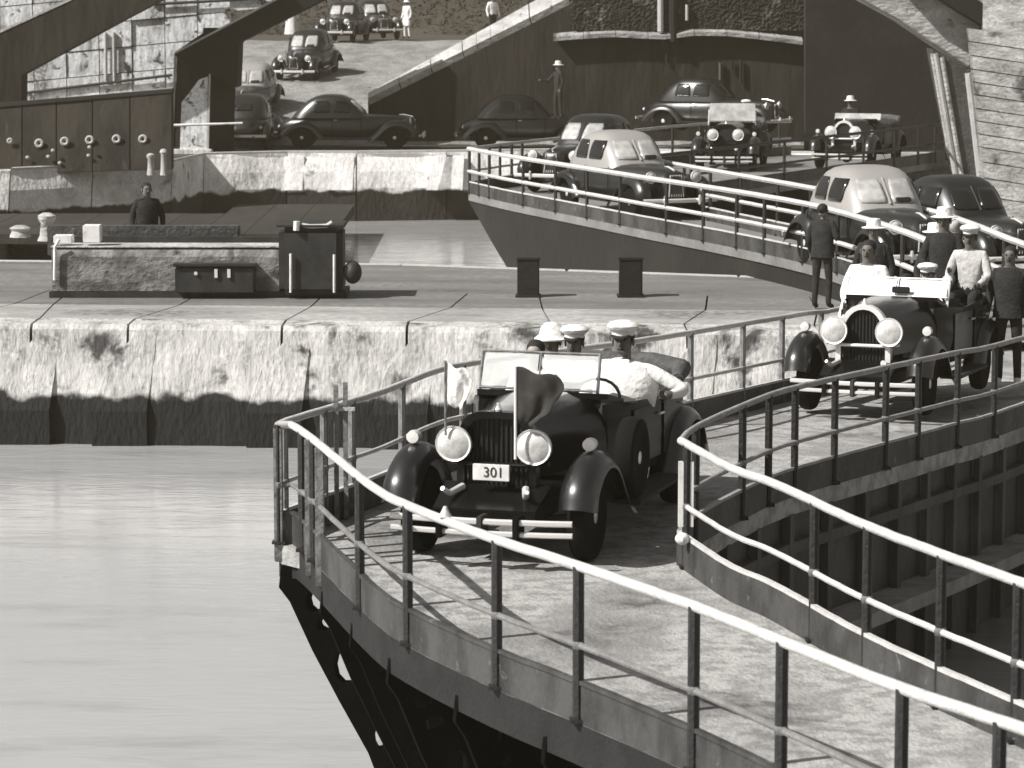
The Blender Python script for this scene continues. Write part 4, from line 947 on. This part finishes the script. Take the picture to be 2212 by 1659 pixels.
# ---------------------------------------------------------------- concrete arch viaduct behind
AB = thing('arch_viaduct', 'huge dark concrete arch on the far bank with a pale haunch at its right', 'bridge')
YA = 91.9
def poly(name, pts, y, thick, m, parent=AB, bevel=.0, lean=None):
    mb = MB(); top = [aty(px, py, y) for px, py in pts]; mb.slab(top, thick, (0, 1, 0)); return obj(name, mb, m, parent, bevel=bevel)
def bandpts(lo, hi): return lo + list(reversed(hi))
# left pier
pz0 = ZW - .1
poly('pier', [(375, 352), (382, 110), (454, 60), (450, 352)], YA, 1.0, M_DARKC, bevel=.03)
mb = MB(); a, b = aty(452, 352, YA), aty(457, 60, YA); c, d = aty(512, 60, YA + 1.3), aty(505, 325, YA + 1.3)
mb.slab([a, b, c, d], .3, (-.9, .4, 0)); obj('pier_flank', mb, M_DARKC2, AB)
poly('pier_lit_patch', [(388, 345), (392, 222), (412, 196), (430, 172), (449, 165), (446, 345)], YA - .02, .015, M_STAIN)  # pale plate painted as the sunlit lower part of the pier
poly('lit_corner_strip', [(368, 352), (376, 116), (380, 116), (373, 352)], YA - .03, .2, M_COPE); poly('lit_corner_strip', [(445, 352), (451, 160), (455, 160), (450, 352)], YA - .03, .2, M_COPE)  # pale strips stand for light on the pier corners
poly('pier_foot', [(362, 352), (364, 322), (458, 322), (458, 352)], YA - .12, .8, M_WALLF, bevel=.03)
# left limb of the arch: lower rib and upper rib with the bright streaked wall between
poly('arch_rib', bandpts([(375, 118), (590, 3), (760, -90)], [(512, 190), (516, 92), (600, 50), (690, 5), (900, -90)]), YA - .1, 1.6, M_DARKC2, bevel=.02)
poly('rib_lit_edge', bandpts([(376, 113), (590, -1), (760, -92)], [(377, 117), (592, 3), (763, -88)]), YA - .12, .3, M_COPE)  # pale strip stands for light along the rib's top edge
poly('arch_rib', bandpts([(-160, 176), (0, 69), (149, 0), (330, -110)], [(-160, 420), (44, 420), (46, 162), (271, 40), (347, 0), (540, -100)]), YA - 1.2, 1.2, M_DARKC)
poly('rib_lit_edge', bandpts([(-60, 108), (0, 66), (149, -3), (250, -60)], [(-60, 112), (0, 71), (151, 2), (252, -55)]), YA - 1.22, .3, M_COPE)  # light along the upper rib, built as a pale strip
# streaked retaining wall: cast panels, each its own
SW = thing('retaining_wall', 'bright streaked concrete wall in panels at the upper left behind the arch', 'wall')
ys = YA + 3.0
xa, xb = aty(-70, 100, ys).x, aty(640, 100, ys).x
ztop = 6.2; zb_l, zb_r = aty(42, 226, ys).z, aty(371, 196, ys).z
n = 10; rows = [0, .7, 1.5, 2.3, 3.1, 3.9, 4.7, 5.4]
for i in range(n):
    for j in range(len(rows) - 1):
        u0, u1 = i / n, (i + 1) / n; X0, X1 = xa + (xb - xa) * u0 + .015, xa + (xb - xa) * u1 - .015
        zb = lambda x: zb_l + (zb_r - zb_l) * (x - aty(42, 0, ys).x) / (aty(371, 0, ys).x - aty(42, 0, ys).x)
        jit = random.uniform(-.06, .04); mb = MB(); nu = 4
        mb.slab([(X0, ys + jit, zb(X0) + rows[j] + .015), (X1, ys + jit, zb(X1) + rows[j] + .015), (X1, ys + jit, zb(X1) + rows[j + 1] - .015), (X0, ys + jit, zb(X0) + rows[j + 1] - .015)], .3, (0, 1, 0))
        cx_ = CX + F * (X0 + X1) / 2 / ys
        cy_ = (CAMZ - zb((X0 + X1) / 2) - (rows[j] + rows[j + 1]) / 2) * F / ys - 27
        if cx_ > 470 and cy_ > 20: continue
        obj('wall_panel', mb, M_STAIN, SW)
mb = MB(); xc = aty(470, 0, ys).x; mb.box(((xa + xc) / 2, ys + .4, 3), (xc - xa, .3, 7)); obj('wall_core', mb, M_DARKC2, SW)
for px0, py0, px1, py1 in ((20, 205, 372, 162), (330, 9, 700, -10)):
    obj('wall_pipe', MB().tube([aty(px0, py0, ys - .12), aty(px1, py1, ys - .12)], .045, 8), M_MACHD, SW, smooth=True)
for px in (228, 246): obj('down_pipe', MB().tube([aty(px, 70, ys - .1), aty(px + 1, 175, ys - .1)], .05, 8), M_COPE, SW, smooth=True)
poly('ledge', bandpts([(30, 228), (372, 196)], [(30, 221), (372, 189)]), ys - .35, .5, M_COPE, SW)
# dark parapet with a row of pale rings
PW = thing('parapet_wall', 'dark parapet under the streaked wall with a row of pale rings', 'wall')
yp = YA - 1.6; yq = at(100, 366, ZW).y + .55
pe = [-120, -30, 48, 122, 200, 281, 372]
for i in range(6):
    x0_, x1_ = pe[i] + .8, pe[i + 1] - .8; lb = lambda x: 380 - 14 * (x + 120) / 492; lt = lambda x: 236 - 41 * (x + 120) / 492; jit = random.uniform(-.04, .04)
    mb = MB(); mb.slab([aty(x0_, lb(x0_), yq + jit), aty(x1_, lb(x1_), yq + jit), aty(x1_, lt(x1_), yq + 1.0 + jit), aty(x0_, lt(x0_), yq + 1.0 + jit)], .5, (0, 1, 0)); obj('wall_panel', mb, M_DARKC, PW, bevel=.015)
    mb = MB(); mb.slab([aty(x0_ - .5, lt(x0_) + 5, yq + .9), aty(x1_ + .5, lt(x1_) + 5, yq + .9), aty(x1_ + .5, lt(x1_) - 3, yq + .95), aty(x0_ - .5, lt(x0_) - 3, yq + .95)], .6, (0, 1, 0)); obj('coping_stone', mb, M_DARKC2, PW)
for i, (px, py) in enumerate(((22, 304), (85, 309), (140, 305), (194, 302), (252, 300), (309, 300))):
    t_ = (380 - py) / 160; c = aty(px, py, yq + .36); rr = .09 if i else .05
    mb = MB(); mb.tube([(c.x + rr * math.cos(a), c.y - .05, c.z + rr * math.sin(a)) for a in [2 * math.pi * k / 16 for k in range(17)]], .045, 6); obj('ring', mb, M_COPE, PW, smooth=True)
for px, py in ((130, 352), (105, 338), (194, 318), (192, 336), (60, 340), (115, 325)):
    c = aty(px, py, yq + .1); mb = MB(); mb.ball((c.x, c.y - .05, c.z), .06, .05, .05, 8, 6); obj('bolt_head', mb, M_COPE, PW, smooth=True)
# road barrier
bx = at(325, 348, ZW); RB = thing('road_barrier', 'thin white road barrier arm with a white disc beside the arch pier', 'barrier', (0, 0, 0))
yb = 89.6
obj('post', MB().tube([aty(325, 372, yb), aty(326, 285, yb)], .05, 8), M_POSTL, RB, smooth=True)
c = aty(328, 275, yb); obj('disc', MB().lathe((c.x, c.y, c.z), [(.13, -.02), (.15, 0), (.13, .02)], 'Y', 16), M_WPAINT, RB, smooth=True)
obj('arm', MB().tube([aty(340, 272, yb), aty(524, 266, yb)], [.045, .03], 8), M_WPAINT, RB, smooth=True)
for px, h_ in ((330, .9), (345, .75), (362, .95)):
    pass
pb = thing('mooring_bollard', 'pale iron bollard on the far wall edge below the barrier disc', 'bollard', at(326, 372, ZW), 0, 'bollards on the far wall')
obj('shaft', MB().lathe((0, 0, 0), [(.16, -.1), (.13, .1), (.11, .45), (.16, .52), (.15, .6), (.05, .65)], 'Z', 12), M_COPE, pb, smooth=True); pb.scale = (.72, .72, .8)
pb = thing('mooring_bollard', 'pale iron bollard on the far wall edge against the pier foot', 'bollard', at(354, 372, ZW), 0, 'bollards on the far wall')
obj('shaft', MB().lathe((0, 0, 0), [(.15, -.1), (.12, .1), (.10, .6), (.15, .68), (.12, .76), (.05, .8)], 'Z', 12), M_COPE, pb, smooth=True); pb.scale = (.72, .72, .8)

# dark wing wall with sloping coping
WW = thing('wing_wall', 'dark retaining wall under the arch with pale coping rising to the right', 'wall')
ywl = 97.2
cop = [(795, 211), (1000, 108), (1060, 78), (1230, -8), (1420, -110)]
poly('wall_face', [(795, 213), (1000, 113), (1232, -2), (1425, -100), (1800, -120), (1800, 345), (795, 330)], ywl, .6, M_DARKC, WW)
A_ = [aty(x, y, ywl) for x, y in cop]
for i in range(len(A_) - 1):
    a, b = A_[i], A_[i + 1]; n_ = max(2, int((b - a).length / 1.1))
    for k in range(n_):
        p, q = a.lerp(b, k / n_), a.lerp(b, (k + .97) / n_); w0 = .12 + .05 * (p.x + 5); w1 = .12 + .05 * (q.x + 5)
        mb = MB(); mb.slab([p + Vector((0, -.06, -.03)), q + Vector((0, -.06, -.03)), q + Vector((-.02, .5, w1)), p + Vector((-.02, .5, w0))], .25, (.3, .3, -1)); obj('coping_stone', mb, M_ROUGH, WW)
# ledge across the wall and rough upper band
led = [(1195, 80), (1260, 75), (1330, 71), (1400, 75), (1440, 76), (1500, 68), (1570, 69), (1640, 76), (1735, 88)]
for i in range(len(led) - 1):
    a, b = aty(*led[i], ywl - .35), aty(*led[i + 1], ywl - .35); d = (b - a) * .01
    mb = MB(); mb.slab([a + d, b - d, b - d + Vector((0, .42, .14)), a + d + Vector((0, .42, .14))], .13); obj('ledge_stone', mb, M_ABUT, WW)
mb = MB(); nx, nz = 130, 34; vs_ = []; fs = []
a, b = aty(1232, 66, ywl - .12), aty(1745, -40, ywl - .12)
for j in range(nz + 1):
    for i in range(nx + 1): vs_.append((a.x + (b.x - a.x) * i / nx, a.y + random.uniform(-.035, .03), a.z + (b.z - a.z) * j / nz))
for j in range(nz):
    for i in range(nx): k = j * (nx + 1) + i; fs.append((k, k + 1, k + nx + 2, k + nx + 1))
mb.add(vs_, fs); obj('rubble_facing', mb, mat('rubble_facing', g(.022, .28), .95, g(.17, .2), 1.6, lo=.52, hi=.75, bump=1, bscale=4, coords='World'), WW)
for px, y0, y1, m_, wd in ((1427, -20, 68, M_COPE, .10), (1455, -20, 90, M_DARKC2, .14), (1484, 10, 44, M_COPE, .05)):
    a, b = aty(px, y1, ywl - .25), aty(px, y0, ywl - .25); obj('wall_pipe', MB().tube([a, b], wd, 8), m_, WW, smooth=True)
for px, y0, y1, wd in ((1556, 135, 172, .06), (1600, 128, 178, .05), (1580, 130, 150, .04), (1440, 115, 135, .04)):
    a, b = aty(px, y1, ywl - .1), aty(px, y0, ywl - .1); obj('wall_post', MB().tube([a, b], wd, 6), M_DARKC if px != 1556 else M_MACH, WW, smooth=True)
# dark wall in place of the arch opening's shade, and right haunch
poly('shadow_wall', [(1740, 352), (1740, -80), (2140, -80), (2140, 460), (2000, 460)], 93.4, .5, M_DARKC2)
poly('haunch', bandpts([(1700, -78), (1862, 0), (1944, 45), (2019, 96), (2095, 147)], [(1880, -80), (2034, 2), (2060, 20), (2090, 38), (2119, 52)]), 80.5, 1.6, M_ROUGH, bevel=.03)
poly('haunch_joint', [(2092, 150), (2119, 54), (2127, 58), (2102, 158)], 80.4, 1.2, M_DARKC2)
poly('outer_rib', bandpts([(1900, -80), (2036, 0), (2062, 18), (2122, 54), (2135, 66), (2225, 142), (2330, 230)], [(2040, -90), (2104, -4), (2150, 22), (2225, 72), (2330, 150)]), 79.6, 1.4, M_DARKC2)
poly('outer_spandrel', [(2040, -120), (2102, -6), (2150, 20), (2240, 78), (2330, 140), (2330, -120)], 81.0, .5, M_ROUGH)
# raking pillar
pl = [(2017, 112), (2092, 150), (2121, 400), (2070, 400)]
poly('pillar', [(2012, 105), (2096, 150), (2124, 420), (2072, 420)], 79.8, 1.0, M_MACH)
for (xt, yt, xb2, yb2, wd, m_) in ((2020, 116, 2066, 388, .08, M_COPE), (2034, 124, 2078, 388, .07, M_ROUGH), (2092, 158, 2120, 400, .10, M_COPE), (2013, 116, 2050, 330, .05, M_ROUGH)):
    obj('pillar_lit_edge', MB().tube([aty(xt, yt, 79.75), aty(xb2, yb2, 79.75)], wd, 8), m_, AB, smooth=True)  # pale tubes stand for the lit edges of the pillar
# right wall in board-marked courses
RW = thing('abutment_wall', 'pale board-marked concrete abutment wall at the right edge of the photograph', 'wall')
yr = 79.2; rowsz = [600, 520, 470, 425, 385, 350, 318, 290, 262, 235, 205, 178, 150, 120, 90, 60]
def lx(py): return 2104 + (py - 150) * .098 if py < 420 else 2130 + (py - 420) * .25
for i in range(len(rowsz) - 1):
    y0, y1 = rowsz[i], rowsz[i + 1]; sl = 22
    a, b = aty(lx(y0), y0 - 1, yr), aty(2480, y0 + sl * 2.5, yr - 3.2); c, d = aty(2480, y1 + sl * 2.5, yr - 3.2), aty(lx(y1), y1 + 1, yr)
    jit = random.uniform(-.03, .03); mb = MB(); mb.slab([a + Vector((0, jit, .004)), b + Vector((0, jit, .004)), c + Vector((0, jit, -.004)), d + Vector((0, jit, -.004))], .6, (0, 1, 0)); obj('concrete_course', mb, M_ABUT, RW)
mb = MB(); a, b = aty(2112, 600, yr + .35), aty(2480, 660, yr - 2.8); mb.slab([a, b, b + Vector((0, 0, 8)), a + Vector((0, 0, 8))], .3, (0, 1, 0)); obj('wall_core', mb, M_ABUT, RW)
# dark scrub along the top of the bank: leaf clumps
rnd = random.Random(3); mb = MB()
for k in range(15000):
    x = rnd.uniform(-40, 40); y = rnd.uniform(150, 156); z = 2.2 + (y - 150) * .75 + rnd.uniform(-.4, .9); s = rnd.uniform(.05, .15)
    a = Vector((rnd.uniform(-1, 1), rnd.uniform(-1, 1), rnd.uniform(-1, 1))).normalized(); b = a.cross(Vector((rnd.uniform(-1, 1), rnd.uniform(-1, 1), 1))).normalized()
    c = Vector((x, y, z)); mb.add([c - a * s, c + b * s * .5, c + a * s, c - b * s * .5], [(0, 1, 2, 3)])
obj('undergrowth', mb, M_LEAF, kind='stuff')

# low dark platform added to stand for the dark reflection on the far water
TF = thing('dark_reflection_platform', 'dark platform added over the water for the dark reflection at the left', 'platform')
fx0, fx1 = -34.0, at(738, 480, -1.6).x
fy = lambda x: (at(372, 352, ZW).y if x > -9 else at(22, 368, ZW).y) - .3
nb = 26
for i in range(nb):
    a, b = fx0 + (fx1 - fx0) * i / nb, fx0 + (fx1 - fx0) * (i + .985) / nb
    mb = MB(); y1_ = min(fy(a), fy(b)); mb.slab([(a, 76.0 + random.uniform(-.1, .1), -1.62), (b, 76.0, -1.62), (b, y1_, -1.62), (a, y1_, -1.62)], .25); obj('reflection_plank', mb, M_TIMBER, TF)
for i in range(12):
    x = fx0 + 1 + (fx1 - fx0 - 2) * i / 11; obj('reflection_pile', MB().tube([(x, 76.4, -1.8), (x, 76.4, -4)], .16, 8), M_TIMBER, TF)

# ---------------------------------------------------------------- added haze
HZ = bpy.data.materials.new('glare_haze'); HZ.use_nodes = True; t_ = HZ.node_tree; t_.nodes.clear()
vo = t_.nodes.new('ShaderNodeVolumePrincipled'); vo.inputs['Color'].default_value = (.96, .81, .56, 1); vo.inputs['Density'].default_value = .00052; vo.inputs['Anisotropy'].default_value = 0.0  # warm haze added to lift the far blacks, standing for glare
mo = t_.nodes.new('ShaderNodeOutputMaterial'); t_.links.new(vo.outputs[0], mo.inputs['Volume'])
obj('haze', MB().box((0, 180, 5), (620, 460, 20)), HZ, kind='stuff')
